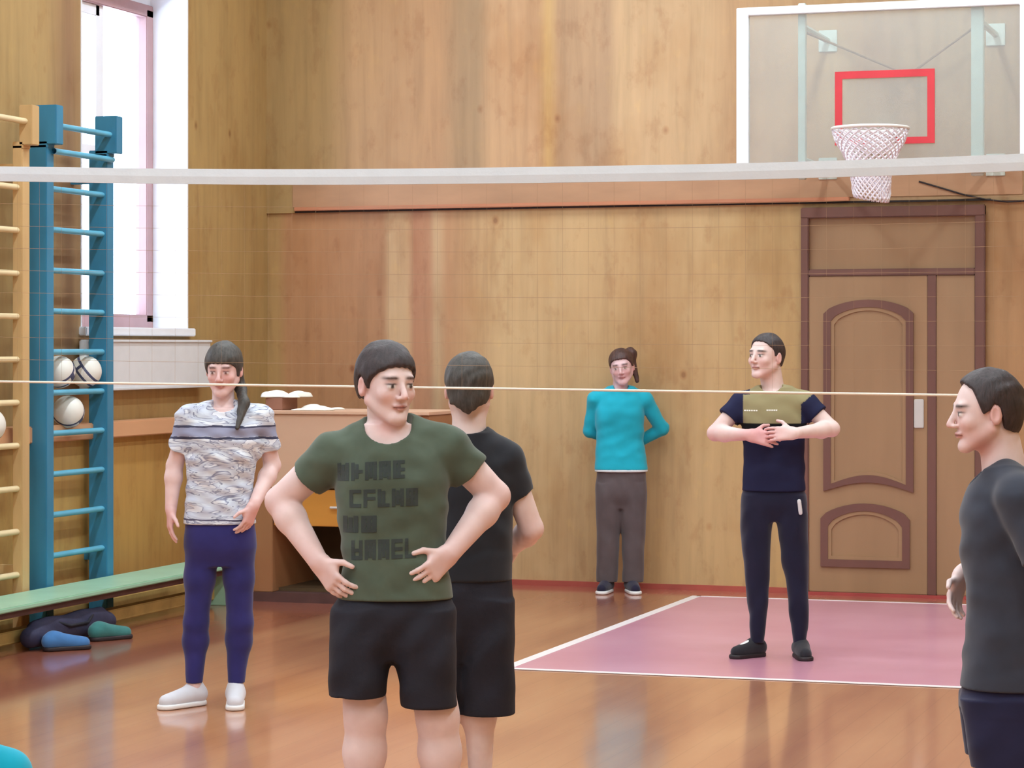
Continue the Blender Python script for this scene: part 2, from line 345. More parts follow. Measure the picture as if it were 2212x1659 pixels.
# court key painted on the floor
KX0, KX1, KY0, KY1 = -4.02, -1.46, 12.02, 15.9
struct(MB().box(KX0, KX1, KY0, KY1, 0.0, 0.002).build('floor_key', M_pink))
kl = MB(); w = 0.05
kl.box(KX0-0.03, KX0+0.03, KY0, KY1, 0.002, 0.004); kl.box(KX1-0.03, KX1+0.03, KY0, KY1, 0.002, 0.004)
kl.box(KX0-0.02, KX1+0.02, KY0-0.03, KY0+0.02, 0.002, 0.004); kl.box(KX0, KX1, KY1-0.03, KY1, 0.002, 0.004)
struct(kl.build('floor_court_lines', M_line))

# unseen ceiling lamps, added for fill light
first = None
for i, (x, y) in enumerate(FILL_LAMPS):
    if first is None:
        r = thing('fill_lamp', 'long white fluorescent lamp added on the unseen ceiling for fill light', 'lamp', (x, y, ZC), 0, 'added fill lamps')
        MB().box(-0.16, 0.16, -0.7, 0.7, -0.09, 0).build('fill_lamp_housing', M_white, r, bevel=0.01)
        MB().box(-0.14, 0.14, -0.67, 0.67, -0.12, -0.09).build('fill_lamp_diffuser', M_fillglow, r)
        first = r
    else:
        r = first.copy(); COL.objects.link(r); r.location = (x, y, ZC)
        for ch in list(first.children): c = ch.copy(); COL.objects.link(c); c.parent = r

# ------------------------------------------------------------------ radiator panel under the window
rt = thing('radiator', 'white rectangular radiator panel on the side wall beneath the window', 'radiator', (XL, 14.5, 1.34))
MB().box(0.03, 0.10, -1.02, 0.66, 0.0, 0.305).build('radiator_panel', M_rad, rt, bevel=0.008)
MB().box(0.09, 0.112, -1.02, 0.66, 0.29, 0.306).box(0.09, 0.112, -1.02, 0.66, 0.0, 0.016).build('edge_rib', M_rad, rt, bevel=0.003)
for y_ in (-0.8, 0.5): MB().box(0.001, 0.03, y_, y_+0.04, 0.05, 0.25).build('bracket', M_rad, rt)

# ------------------------------------------------------------------ wall bars
XRUNG = -6.985
def wallbars(name, label, y0, y1, post_m, rung_m, zs, ztop, dep=0.12, post_z0=0.0):
    r = thing(name, label, 'wall bars', (XL, (y0+y1)/2, 0)); L = (XL, (y0+y1)/2, 0)
    for a, b, s in ((y0, y0+0.085, -1), (y1-0.085, y1, 1)):
        xb = -6.95-dep; p = MB().box(xb, -6.95, a, b, post_z0, ztop-0.22)
        p.box(xb, -6.945, a, b, ztop-0.24, ztop-0.2); p.box(xb+0.04, -6.89, a, b, ztop-0.22, ztop)
        shift(p, L).build('post', post_m, r, bevel=0.004)
    for z in (0.35, 2.56):
        for a in (y0+0.02, y1-0.065):
            shift(MB().box(XL, xb, a, a+0.045, z, z+0.05), L).build('wall_bracket', post_m, r)
    for z in zs:
        x = XRUNG if z < ztop-0.3 else XRUNG+0.05
        m = MB(); n = 14; vs = []; fs = []
        for i, yy in enumerate((y0+0.05, y1-0.05)):
            for k in range(n): th = 2*math.pi*k/n; vs.append((x+0.02*math.cos(th), yy, z+0.017*math.sin(th)))
        fs = [(k, (k+1) % n, n+(k+1) % n, n+k) for k in range(n)]; m.add(vs, fs)
        shift(m, L).build('rung', rung_m, r, smooth=True)
    return r
wallbars('wall_bars', 'teal blue painted wall bars beside the window, balls tucked behind two rungs', 12.69, 13.50, M_teal, M_rungblue,
         [0.423+0.23*k for k in range(10)]+[2.70, 2.845], 2.955)
wallbars('wall_bars', 'pale varnished wood wall bars at the left edge with cream rungs', 11.66, 12.50, M_ywood, M_rungy,
         [0.35+0.2365*k for k in range(10)]+[2.84], 2.93, 0.06)
# balls behind the rungs
def ball(y, z, label, rot=(0, 0, 0)):
    r = 0.094; c = (XL+0.165, y, z)
    me = MB().sphere((0, 0, 0), r, 32, 20).build('volleyball', M_ball, smooth=True); me.data.materials.append(M_seam)
    for p in me.data.polygons:
        c2 = p.center.normalized(); a = math.atan2(c2.y, c2.x)
        if abs(c2.z*2.2-round(c2.z*2.2)) > 0.44 or (abs(c2.z) < 0.22 and abs(math.sin(1.5*a)) < 0.16): p.material_index = 1
    me.location = c; me.rotation_euler = rot; return tag(me, label, 'ball', 'balls stored behind the wall bars')
ball(12.99, 1.458, 'pale volleyball behind the teal wall bars, left of the two on the higher rung', (0.9, 0.3, 0))
ball(13.31, 1.458, 'white volleyball behind the teal wall bars, right of the two on the higher rung', (0.2, 0.9, 0.5))
ball(13.10, 1.228, 'striped volleyball behind the teal wall bars, alone on the lower rung', (1.1, 0.6, 0.2))
ball(12.20, 1.178, 'white volleyball behind the pale wooden wall bars at the left edge', (0.5, 1.2, 0))

# ------------------------------------------------------------------ bench in front of the wall bars
BY0, BY1 = 10.6, 14.52
bn = thing('gym_bench', 'long low gym bench with mint green seat in front of the wall bars', 'bench', (-6.75, (BY0+BY1)/2, 0)); BL = (-6.75, (BY0+BY1)/2, 0)
shift(MB().box(-6.93, -6.57, BY0, BY1, 0.235, 0.262), BL).build('seat', M_bench, bn, bevel=0.006)
shift(MB().box(-6.80, -6.72, BY0+0.1, BY1-0.1, 0.035, 0.105), BL).build('balance_beam', M_benchbeam, bn, bevel=0.006)
for y in (BY0+0.25, BY1-0.12):
    l = MB(); l.prism([(-6.91, 0.0), (-6.59, 0.0), (-6.62, 0.05), (-6.68, 0.235), (-6.82, 0.235), (-6.88, 0.05)], y, y+0.05)
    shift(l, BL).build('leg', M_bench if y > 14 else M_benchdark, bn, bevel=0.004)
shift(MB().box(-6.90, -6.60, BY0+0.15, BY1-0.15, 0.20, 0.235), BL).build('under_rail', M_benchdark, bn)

# ------------------------------------------------------------------ SDF body engine
def V(*a): return np.array(a, dtype=np.float64)
class Field:
    def __init__(s, lo, hi, h):
        s.h = h; s.lo = np.array(lo, float)-3*h; s.n = (np.ceil((np.array(hi, float)+3*h-s.lo)/h)).astype(int)+1
        s.f = np.full(s.n, 0.2, np.float32)
    def block(s, lo, hi, m=0.05):
        i0 = np.clip(np.floor((np.minimum(lo, hi)-m-s.lo)/s.h).astype(int), 0, s.n); i1 = np.clip(np.ceil((np.maximum(lo, hi)+m-s.lo)/s.h).astype(int)+1, 0, s.n)
        ax = [s.lo[a]+s.h*np.arange(i0[a], i1[a]) for a in range(3)]
        P = np.stack(np.meshgrid(*ax, indexing='ij'), -1); return tuple(slice(i0[a], i1[a]) for a in range(3)), P
    def put(s, sl, d, k, op='add'):
        a = s.f[sl]; d = d.astype(np.float32)
        if a.size == 0: return
        if op == 'add':
            if k > 0:
                h = np.clip(0.5+0.5*(a-d)/k, 0, 1); s.f[sl] = a*(1-h)+d*h-k*h*(1-h)
            else: s.f[sl] = np.minimum(a, d)
        elif op == 'sub':
            d = -d
            if k > 0:
                h = np.clip(0.5-0.5*(a-d)/k, 0, 1); s.f[sl] = a*(1-h)+d*h+k*h*(1-h)
            else: s.f[sl] = np.maximum(a, d)
    def cap(s, a, b, ra, rb=None, k=0.02, cut=None, cut0=None, flat=None, op='add'):
        a = np.asarray(a, float); b = np.asarray(b, float); rb = ra if rb is None else rb; r = max(ra, rb)
        sl, P = s.block(np.minimum(a, b)-r, np.maximum(a, b)+r)
        if P.size == 0: return
        ab = b-a; q = P-a; t = np.clip((q@ab)/max(ab@ab, 1e-12), 0, 1); w = q-t[..., None]*ab
        if flat is not None:
            nrm, sc = flat; nrm = np.asarray(nrm, float); nrm = nrm/np.linalg.norm(nrm); c = w@nrm; w = w+(c*(1/sc-1))[..., None]*nrm
        d = np.sqrt((w**2).sum(-1))-(ra+(rb-ra)*t)
        if cut is not None: n = np.asarray(cut[1], float); n = n/np.linalg.norm(n); d = np.maximum(d, (P-np.asarray(cut[0]))@n)
        s.put(sl, d, k, op)
    def ell(s, c, r, R=None, k=0.02, op='add'):
        c = np.asarray(c, float); r = np.asarray(r, float); m = r.max()
        sl, P = s.block(c-m, c+m)
        if P.size == 0: return
        q = P-c
        if R is not None: q = q@R
        k0 = np.sqrt(((q/r)**2).sum(-1)); k1 = np.sqrt(((q/(r*r))**2).sum(-1))+1e-9
        s.put(sl, k0*(k0-1)/k1, k, op)
    def loft(s, secs, k=0.02, n=2.4, grow=0.0, op='add'):   # secs: (z, x0, x1, yc, b), any order
        S = np.array(sorted(secs), float); z = S[:, 0]
        lo = V(S[:, 1].min(), (S[:, 3]-S[:, 4]).min(), z[0]); hi = V(S[:, 2].max(), (S[:, 3]+S[:, 4]).max(), z[-1])
        sl, P = s.block(lo, hi, 0.05+grow)
        if P.size == 0: return
        zz = P[0, 0, :, 2]
        def it(col):
            v = np.interp(zz, z, col); kk = max(1, int(0.03/s.h)); ker = np.ones(2*kk+1)/(2*kk+1)
            return np.convolve(np.pad(v, kk, mode='edge'), ker, 'valid')
        cx = it((S[:, 1]+S[:, 2])/2); a = it((S[:, 2]-S[:, 1])/2)+grow; cy = it(S[:, 3]); b = it(S[:, 4])+grow
        u = np.abs((P[..., 0]-cx)/a); v = np.abs((P[..., 1]-cy)/b)
        rho = (u**n+v**n)**(1/n); g = np.sqrt((u/a)**2+(v/b)**2)+1e-6
        d = (rho-1)*np.minimum(a, b)*np.clip(rho/(g*np.minimum(a, b)), 0.6, 1.6)
        d = np.maximum(d, np.maximum(z[0]-P[..., 2], P[..., 2]-z[-1])); s.put(sl, d, k, op)
    def wrinkle(s, amp, fr=(9, 9, 22), seed=0, zlo=-9, zhi=9):
        g = [s.lo[a]+s.h*np.arange(s.n[a]) for a in range(3)]; X, Y, Z = np.meshgrid(*g, indexing='ij', sparse=True)
        rs = np.random.RandomState(seed); w = 0
        for i in range(5):
            p = rs.rand(3)*6.28; q = 0.6+rs.rand(3)*0.9
            w = w+np.sin(X*fr[0]*q[0]+p[0]+1.8*np.sin(Z*fr[2]*0.4*q[2]+p[1]))*np.sin(Z*fr[2]*q[2]+p[1]+X*fr[0]*0.8*(rs.rand()-0.5)*3+Y*fr[1]*q[1])
        w = np.sign(w)*np.abs(w/2.2)**1.2
        m = np.clip((Z-zlo)/0.05, 0, 1)*np.clip((zhi-Z)/0.05, 0, 1)
        s.f = (s.f+(amp*w*m)).astype(np.float32)
    def mesh(s):
        f = s.f; ins = f < 0; n = f.shape
        c = np.zeros((n[0]-1, n[1]-1, n[2]-1), np.uint8)
        offs = [(i, j, k) for i in (0, 1) for j in (0, 1) for k in (0, 1)]
        for i, j, k in offs: c += ins[i:n[0]-1+i, j:n[1]-1+j, k:n[2]-1+k]
        act = np.argwhere((c > 0) & (c < 8)); idx = np.full(c.shape, -1, np.int64); idx[act[:, 0], act[:, 1], act[:, 2]] = np.arange(len(act))
        acc = np.zeros((len(act), 3)); cnt = np.zeros(len(act))
        for ax in range(3):
            for o in offs:
                if o[ax]: continue
                o2 = list(o); o2[ax] = 1
                a = f[act[:, 0]+o[0], act[:, 1]+o[1], act[:, 2]+o[2]]; b = f[act[:, 0]+o2[0], act[:, 1]+o2[1], act[:, 2]+o2[2]]
                m = (a < 0) != (b < 0); t = np.where(m, a/np.where(m, a-b, 1), 0); p = np.tile(np.array(o, float), (len(act), 1)); p[:, ax] = t
                acc += p*m[:, None]; cnt += m
        verts = s.lo+s.h*(act+acc/cnt[:, None]); quads = []
        for ax in range(3):
            sl0 = [slice(None)]*3; sl1 = [slice(None)]*3; sl0[ax] = slice(0, -1); sl1[ax] = slice(1, None)
            A = ins[tuple(sl0)]; B = ins[tuple(sl1)]; e = np.argwhere(A != B); b1, b2 = (ax+1) % 3, (ax+2) % 3
            e = e[(e[:, b1] > 0) & (e[:, b2] > 0) & (e[:, b1] < n[b1]-1) & (e[:, b2] < n[b2]-1)]
            def g(d1, d2):
                q = e.copy(); q[:, b1] += d1; q[:, b2] += d2; return idx[q[:, 0], q[:, 1], q[:, 2]]
            Q = np.stack([g(-1, -1), g(0, -1), g(0, 0), g(-1, 0)], 1); inn = A[e[:, 0], e[:, 1], e[:, 2]]
            Q[~inn] = Q[~inn][:, ::-1]; quads.append(Q)
        Q = np.concatenate(quads)
        for _ in range(1):      # one light smoothing pass
            sm = np.zeros_like(verts); cn = np.zeros(len(verts))
            for i in range(4):
                a, b = Q[:, i], Q[:, (i+1) % 4]
                for d in range(3): sm[:, d] += np.bincount(a, verts[b, d], len(verts))+np.bincount(b, verts[a, d], len(verts))
                cn += np.bincount(a, minlength=len(verts))+np.bincount(b, minlength=len(verts))
            verts = verts*0.5+0.5*sm/np.maximum(cn, 1)[:, None]
        return verts, Q
def mesh_obj(name, verts, Q, mat, parent, cols=None):
    me = bpy.data.meshes.new(name); nv, nq = len(verts), len(Q)
    me.vertices.add(nv); me.vertices.foreach_set('co', verts.astype(np.float32).ravel())
    me.loops.add(nq*4); me.loops.foreach_set('vertex_index', Q.astype(np.int32).ravel())
    me.polygons.add(nq); me.polygons.foreach_set('loop_start', np.arange(0, nq*4, 4, dtype=np.int32)); me.polygons.foreach_set('loop_total', np.full(nq, 4, np.int32))
    me.update(calc_edges=True); me.validate(); me.polygons.foreach_set('use_smooth', np.ones(len(me.polygons), bool))
    if cols is not None:
        ca = me.color_attributes.new('Tone', 'FLOAT_COLOR', 'POINT'); ca.data.foreach_set('color', np.concatenate([cols, np.ones((nv, 1))], 1).astype(np.float32).ravel())
    me.materials.append(mat); o = bpy.data.objects.new(name, me); COL.objects.link(o); o.parent = parent; return o

def rotz(a): c, s_ = math.cos(a), math.sin(a); return np.array([[c, -s_, 0], [s_, c, 0], [0, 0, 1.0]])
def rotx(a): c, s_ = math.cos(a), math.sin(a); return np.array([[1.0, 0, 0], [0, c, -s_], [0, s_, c]])
def roty(a): c, s_ = math.cos(a), math.sin(a); return np.array([[c, 0, s_], [0, 1.0, 0], [-s_, 0, c]])
class Head:
    def __init__(s, c, yaw=0, pitch=0, roll=0, sc=1.0):
        s.c = np.asarray(c, float); s.R = rotz(math.radians(yaw))@rotx(math.radians(pitch))@roty(math.radians(roll)); s.s = sc
    def p(s, x, y, z): return s.c+s.R@(V(x, y, z)*s.s)
    def loc(s, P): return ((P-s.c)@s.R)/s.s
    def sculpt(s, F, k=1.0, ears=True):
        S = s.s; e = lambda c, r, k=0.02, op='add': F.ell(s.p(*c), V(*r)*S, s.R, k*S, op)
        cp = lambda a, b, ra, rb, k=0.015: F.cap(s.p(*a), s.p(*b), ra*S, rb*S, k*S)
        e((0, .014, .034), (.074, .094, .086), .01); e((0, -.028, -.022), (.060, .058, .082), .03)
        for m in (-1, 1):
            cp((m*.054, .004, -.045), (m*.016, -.062, -.092), .018, .017, .02); e((m*.036, -.060, -.022), (.023, .020, .020), .018)
        e((0, -.070, -.094), (.019, .016, .016), .018); cp((-.034, -.075, .026), (.034, -.075, .026), .012, .012, .014)
        for m in (-1, 1): e((m*.031, -.099, .004), (.017, .015, .010), .010, 'sub')
        for m in (-1, 1): e((m*.031, -.076, .003), (.0125, .0125, .0125), .003)
        cp((0, -.086, .016), (0, -.108, -.026), .007, .0105, .010)
        for m in (-1, 1): e((m*.012, -.096, -.031), (.008, .011, .007), .006)
        cp((-.019, -.083, -.054), (.019, -.083, -.054), .0055, .0055, .006); e((0, -.0885, -.053), (.014, .007, .005), .004); e((0, -.086, -.063), (.014, .007, .0055), .004)
        if ears:
            for m in (-1, 1):
                e((m*.077, .014, -.004), (.010, .018, .031), .008); e((m*.084, .010, -.002), (.005, .009, .018), .004, 'sub')
    def tone(s, P, base, brow=(58, 40, 34)):
        q = s.loc(P); C = np.tile(np.array(lin(base)[:3]), (len(P), 1)); x, y, z = np.abs(q[:, 0]), q[:, 1], q[:, 2]
        def blend(w, rgb): w = np.clip(w, 0, 1)[:, None]; C[:] = C*(1-w)+np.array(lin(rgb)[:3])*w
        nearh = (np.linalg.norm(q, axis=1) < 0.16)
        fr = nearh & (y < -0.04)
        g = lambda cx, cz, sx, sz: np.exp(-((x-cx)/sx)**2-((z-cz)/sz)**2)*fr
        blend(0.28*g(.04, -.03, .022, .022), (226, 150, 142)); blend(0.4*g(0, -.028, .012, .012), (220, 140, 130))
        blend(0.5*np.exp(-((x-.08)/.012)**2)*nearh*(z < .03), (222, 150, 142))
        blend(0.8*g(0, -.058, .021, .009), (190, 108, 104)); blend(0.95*np.exp(-((z+.0585)/.0022)**2)*(x < .022)*fr, (104, 50, 48))
        blend(1.3*np.exp(-((x-.032)/.019)**4-((z-.0275-.05*(.032-x)*(x > .03))/.0048)**2)*fr, brow)
        blend(0.35*g(.031, .006, .019, .014), (160, 112, 104))
        e = np.exp(-((x-.031)/.0125)**4-((z-.0025)/.0052)**4)*(y < -.075)*nearh; blend(1.2*e, (224, 220, 216))
        blend(1.5*np.exp(-(((x-.031)**2+(z-.0025)**2)/.0052**2)**2)*(y < -.075)*nearh, (48, 36, 32))
        blend(1.2*np.exp(-((x-.031)/.014)**4-((z-.0095)/.0025)**2)*fr, (60, 42, 38))
        return C
def fingers(F, W, d, n, side, size=1.0, curl=0.5, spread=0.05, thumb=0.9):
    """palm from the wrist W along d, palm facing n, thumb towards side; five separate fingers"""
    d = np.asarray(d, float); d /= np.linalg.norm(d); n = np.asarray(n, float); n = n-(n@d)*d; n /= np.linalg.norm(n)
    L = np.cross(d, n); L *= (1 if L@np.asarray(side, float) > 0 else -1)          # towards the thumb
    z = size; P = lambda a, b, c: W+(d*a+L*b+n*c)*z
    F.cap(P(-.01, 0, 0), P(.02, 0, 0), .024*z, .026*z, .015, flat=(n, .75))
    for j, b in enumerate((.026, .009, -.009, -.026)): F.cap(P(.012, b*.7, 0), P(.082, b, 0), .0165*z, .0125*z, .012, flat=(n, .85))
    F.cap(P(.015, .018, .006), P(.055, .034, .008), .016*z, .012*z, .012)
    for b, ln, off in ((.030, .070, 0), (.010, .078, .004), (-.010, .072, .001), (-.029, .056, -.007)):
        p = P(.083+off, b, 0); a = curl*0.6; dirv = d*math.cos(a)+n*math.sin(a)+L*(b*spread*30)
        r = .0088*z
        for fr, ad in ((.44, .7), (.32, .5), (.24, 0)):
            q = p+dirv/np.linalg.norm(dirv)*ln*fr*z; F.cap(p, q, r, r*.93, .004); p = q; r *= .93; a += curl*ad; dirv = d*math.cos(a)+n*math.sin(a)+L*(b*spread*20)
    p = P(.035, .036, .006); t1 = d*.65+L*thumb+n*.25; t1 /= np.linalg.norm(t1); q = p+t1*.040*z; F.cap(p, q, .0115*z, .0095*z, .008)
    t2 = d*.9+L*thumb*.45+n*.35; t2 /= np.linalg.norm(t2); F.cap(q, q+t2*.030*z, .0095*z, .0080*z, .003)
def arm(F, S, E, Wr, ru=.046, re=.038, rw=.025, dn=(0, 1, 0)):
    S, E, Wr = (np.asarray(v, float) for v in (S, E, Wr)); F.cap(S, E, ru, re, .02)
    m = E+(Wr-E)*.28; F.cap(E, m, re*.97, re*1.02, .015); F.cap(m, Wr, re*1.02, rw, .02, flat=(dn, .88))
def leg(F, H, K, A, rh=.082, rk=.052, rc=.056, ra=.036, back=.03):
    H, K, A = (np.asarray(v, float) for v in (H, K, A)); F.cap(H, K, rh, rk, .03)
    c = K+(A-K)*.30+V(0, back*.4, 0); F.cap(K, c, rk, rc, .03); F.cap(c, A, rc*.96, ra, .03)

# fabric and skin materials
def skin_mat():
    m = NT('skin'); a = m.n('ShaderNodeAttribute', attribute_name='Tone'); n = m.noise(m.coords(), 30, 3)
    m.col(m.mix(0.5, a.outputs['Color'], m.ramp(n, [(0.3, (0.93, 0.88, 0.88, 1)), (0.7, (1.05, 1.04, 1.04, 1))]), 'MULTIPLY')); m.rough(0.5)
    m.b.inputs['Subsurface Weight'].default_value = 0.08; m.b.inputs['Subsurface Radius'].default_value = (0.02, 0.008, 0.005); m.b.inputs['Subsurface Scale'].default_value = 0.3
    return m.m
M_skin = skin_mat()
def hair_mat(name, rgb):
    m = NT(name); v = m.coords('Object', (1, 1, 0.25)); n = m.noise(v, 90, 3, 0.6, 0.5); c = lin(rgb)
    m.col(m.ramp(n, [(0.3, tuple(x*0.55 for x in c[:3])+(1,)), (0.7, tuple(x*1.5 for x in c[:3])+(1,))])); m.rough(0.55); m.bump(n, 0.6, 0.004); return m.m
def cloth_mat(name, rgb, var=0.15, rough=0.85, sheen=0.2):
    m = NT(name); v = m.coords(); n = m.noise(v, 7, 4); c = lin(rgb)
    m.col(m.ramp(n, [(0.3, tuple(x*(1-var) for x in c[:3])+(1,)), (0.7, tuple(x*(1+var) for x in c[:3])+(1,))])); m.rough(rough)
    m.b.inputs['Sheen Weight'].default_value = sheen; m.b.inputs['Specular IOR Level'].default_value = 0.2
    m.bump(m.noise(v, 260, 2), 0.12, 0.001); return m.m
def tone_cloth(name):
    m = NT(name); a = m.n('ShaderNodeAttribute', attribute_name='Tone'); m.col(a.outputs['Color']); m.rough(0.85); m.b.inputs['Specular IOR Level'].default_value = 0.2
    m.bump(m.noise(m.coords(), 260, 2), 0.12, 0.001); return m.m
M_hair = hair_mat('dark_brown_hair', (52, 42, 44)); M_hair2 = hair_mat('brown_hair', (78, 54, 50)); M_hair3 = hair_mat('ash_brown_hair', (66, 62, 58))
M_sole = plain('shoe_sole_rubber', (236, 236, 236), 0.5, 0.03); M_solek = plain('shoe_sole_dark', (40, 30, 34), 0.6, 0.05)
M_tonecloth = tone_cloth('printed_cloth')

def hair_cap(name, hd, mat, parent, line, thick=0.010, h=0.005, extra=None, seed=3, vee=0.0):
    """line: list of (y, z) hairline in head coordinates, hair kept above it"""
    F = Field(hd.c-0.17*hd.s-V(0.02, .02, 0.02), hd.c+0.17*hd.s+V(.02, .02, .02), h) if extra is None else Field(extra[0], extra[1], h)
    S = hd.s; F.ell(hd.p(0, .014, .034), V(.074+thick, .094+thick, .086+thick*1.2)*S, hd.R, 0.005)
    F.ell(hd.p(0, .040, -.010-(.02 if vee else 0)), V(.062+thick*.6, .062+thick, .080)*S, hd.R, 0.02)
    sl, P = F.block(F.lo, F.lo+F.h*F.n, 0); q = ((P-hd.c)@hd.R)/S
    ys_, zs_ = zip(*line); zl = np.interp(q[..., 1], ys_, zs_)+0.002*np.sin(q[..., 0]*300)-vee*np.clip(.05-np.abs(q[..., 0]), 0, 1)*(q[..., 1] > .02)
    F.f = np.maximum(F.f[:P.shape[0], :P.shape[1], :P.shape[2]], ((zl-q[..., 2])*S*0.8).astype(np.float32)); F.n = np.array(F.f.shape)
    if extra is not None: extra[2](F)
    F.wrinkle(0.0022, (60, 60, 50), seed)
    v, Q = F.mesh(); return mesh_obj(name, v, Q, mat, parent)
LINE_SHORT = [(-.12, .070), (-.085, .064), (-.06, .048), (-.035, .030), (-.022, .012), (-.012, -.012), (-.004, .012), (.010, .030), (.028, .02), (.04, -.03), (.10, -.055)]
def shoe(name, parent, heel, toe, up_m, sole_m, h=0.005, high=0.07, r=.040, tongue=None):
    heel = np.asarray(heel, float); toe = np.asarray(toe, float); d = toe-heel; d /= np.linalg.norm(d)
    lo = np.minimum(heel, toe)-.07; hi = np.maximum(heel, toe)+.07; lo[2] = 0.0; hi[2] = .17
    F = Field(lo, hi, h); a = heel+V(0, 0, .048)+d*.03; b = toe+V(0, 0, .034)-d*.03
    F.cap(a, b, r, r*.82, .02); F.cap(heel+d*.045+V(0, 0, .06), heel+d*.05+V(0, 0, high), .040, .037, .03); F.cap(a+d*.05+V(0, 0, .012), b-d*.03, r*.92, r*.75, .02)
    F.f = np.maximum(F.f, (0.018-(F.lo[2]+F.h*np.arange(F.n[2])))[None, None, :].astype(np.float32)); v, Q = F.mesh(); s1 = mesh_obj(name, v, Q, up_m, parent)
    F = Field(lo, hi, h); F.cap(heel+V(0, 0, .012)+d*.035, toe+V(0, 0, .012)-d*.032, r*1.04, r*1.06, .0)
    zc = (F.lo[2]+F.h*np.arange(F.n[2]))[None, None, :]; F.f = np.maximum(F.f, np.maximum(0.001-zc, zc-0.024).astype(np.float32)); v, Q = F.mesh(); mesh_obj('sole', v, Q, sole_m, s1)
    if tongue is not None:
        F = Field(lo, hi, h); F.cap(heel+d*.10+V(0, 0, .078), heel+d*.155+V(0, 0, .062), .020, .018, 0.0, flat=((0, 0, 1), .7)); v, Q = F.mesh(); t = mesh_obj('laces', v, Q, tongue, s1); t['label'] = 'white laces'
    return s1
class Fig:
    """a standing figure whose local x runs to the right, y away from the viewer, z up"""
    def __init__(s, label, px0, sc, h=0.005):
        s.px0 = px0; s.s = sc; s.h = h; a = math.atan((px0-CX)/F_PX)
        s.sc = sc; s.root = thing('person', label, 'person', at(px0, sc), PSI-a)
        s.fs = 1.0/math.cos(a)
    def P(s, px, py, y=0.0, z=None): 
        k = 1.0+y*s.s/F_PX       # nearer or farther points shrink or grow
        return V((px-s.px0)/s.s*k, y, CAM_H-(py-HORIZON)/s.s*k if z is None else z)
    def sec(s, rows):            # (py, px0, px1, b, yc)
        return [(CAM_H-(r[0]-HORIZON)/s.s, (r[1]-s.px0)/s.s, (r[2]-s.px0)/s.s, (r[4] if len(r) > 4 else 0.0), r[3]) for r in rows]
    def field(s, lo, hi): return Field(lo, hi, s.h)
def finish(F, name, mat, fig, cols=None):
    v, Q = F.mesh(); return mesh_obj(name, v, Q, mat, fig.root, cols(v) if cols else None)
def cutz(F, z0=None, z1=None):
    z = (F.lo[2]+F.h*np.arange(F.n[2]))[None, None, :]
    if z0 is not None: F.f = np.maximum(F.f, (z0-z).astype(np.float32))
    if z1 is not None: F.f = np.maximum(F.f, (z-z1).astype(np.float32))
def skin_tone(hd, base=(228, 190, 180), red=(206, 128, 124), hands=(), brow=(58, 40, 34)):
    def f(P):
        C = hd.tone(P, base, brow); R = np.array(lin(red)[:3])
        for h, r, a in hands: w = a*np.exp(-(np.linalg.norm(P-h, axis=1)/r)**2)[:, None]; C = C*(1-w)+R*w
        return C
    return f
PEOPLE_HERE = True
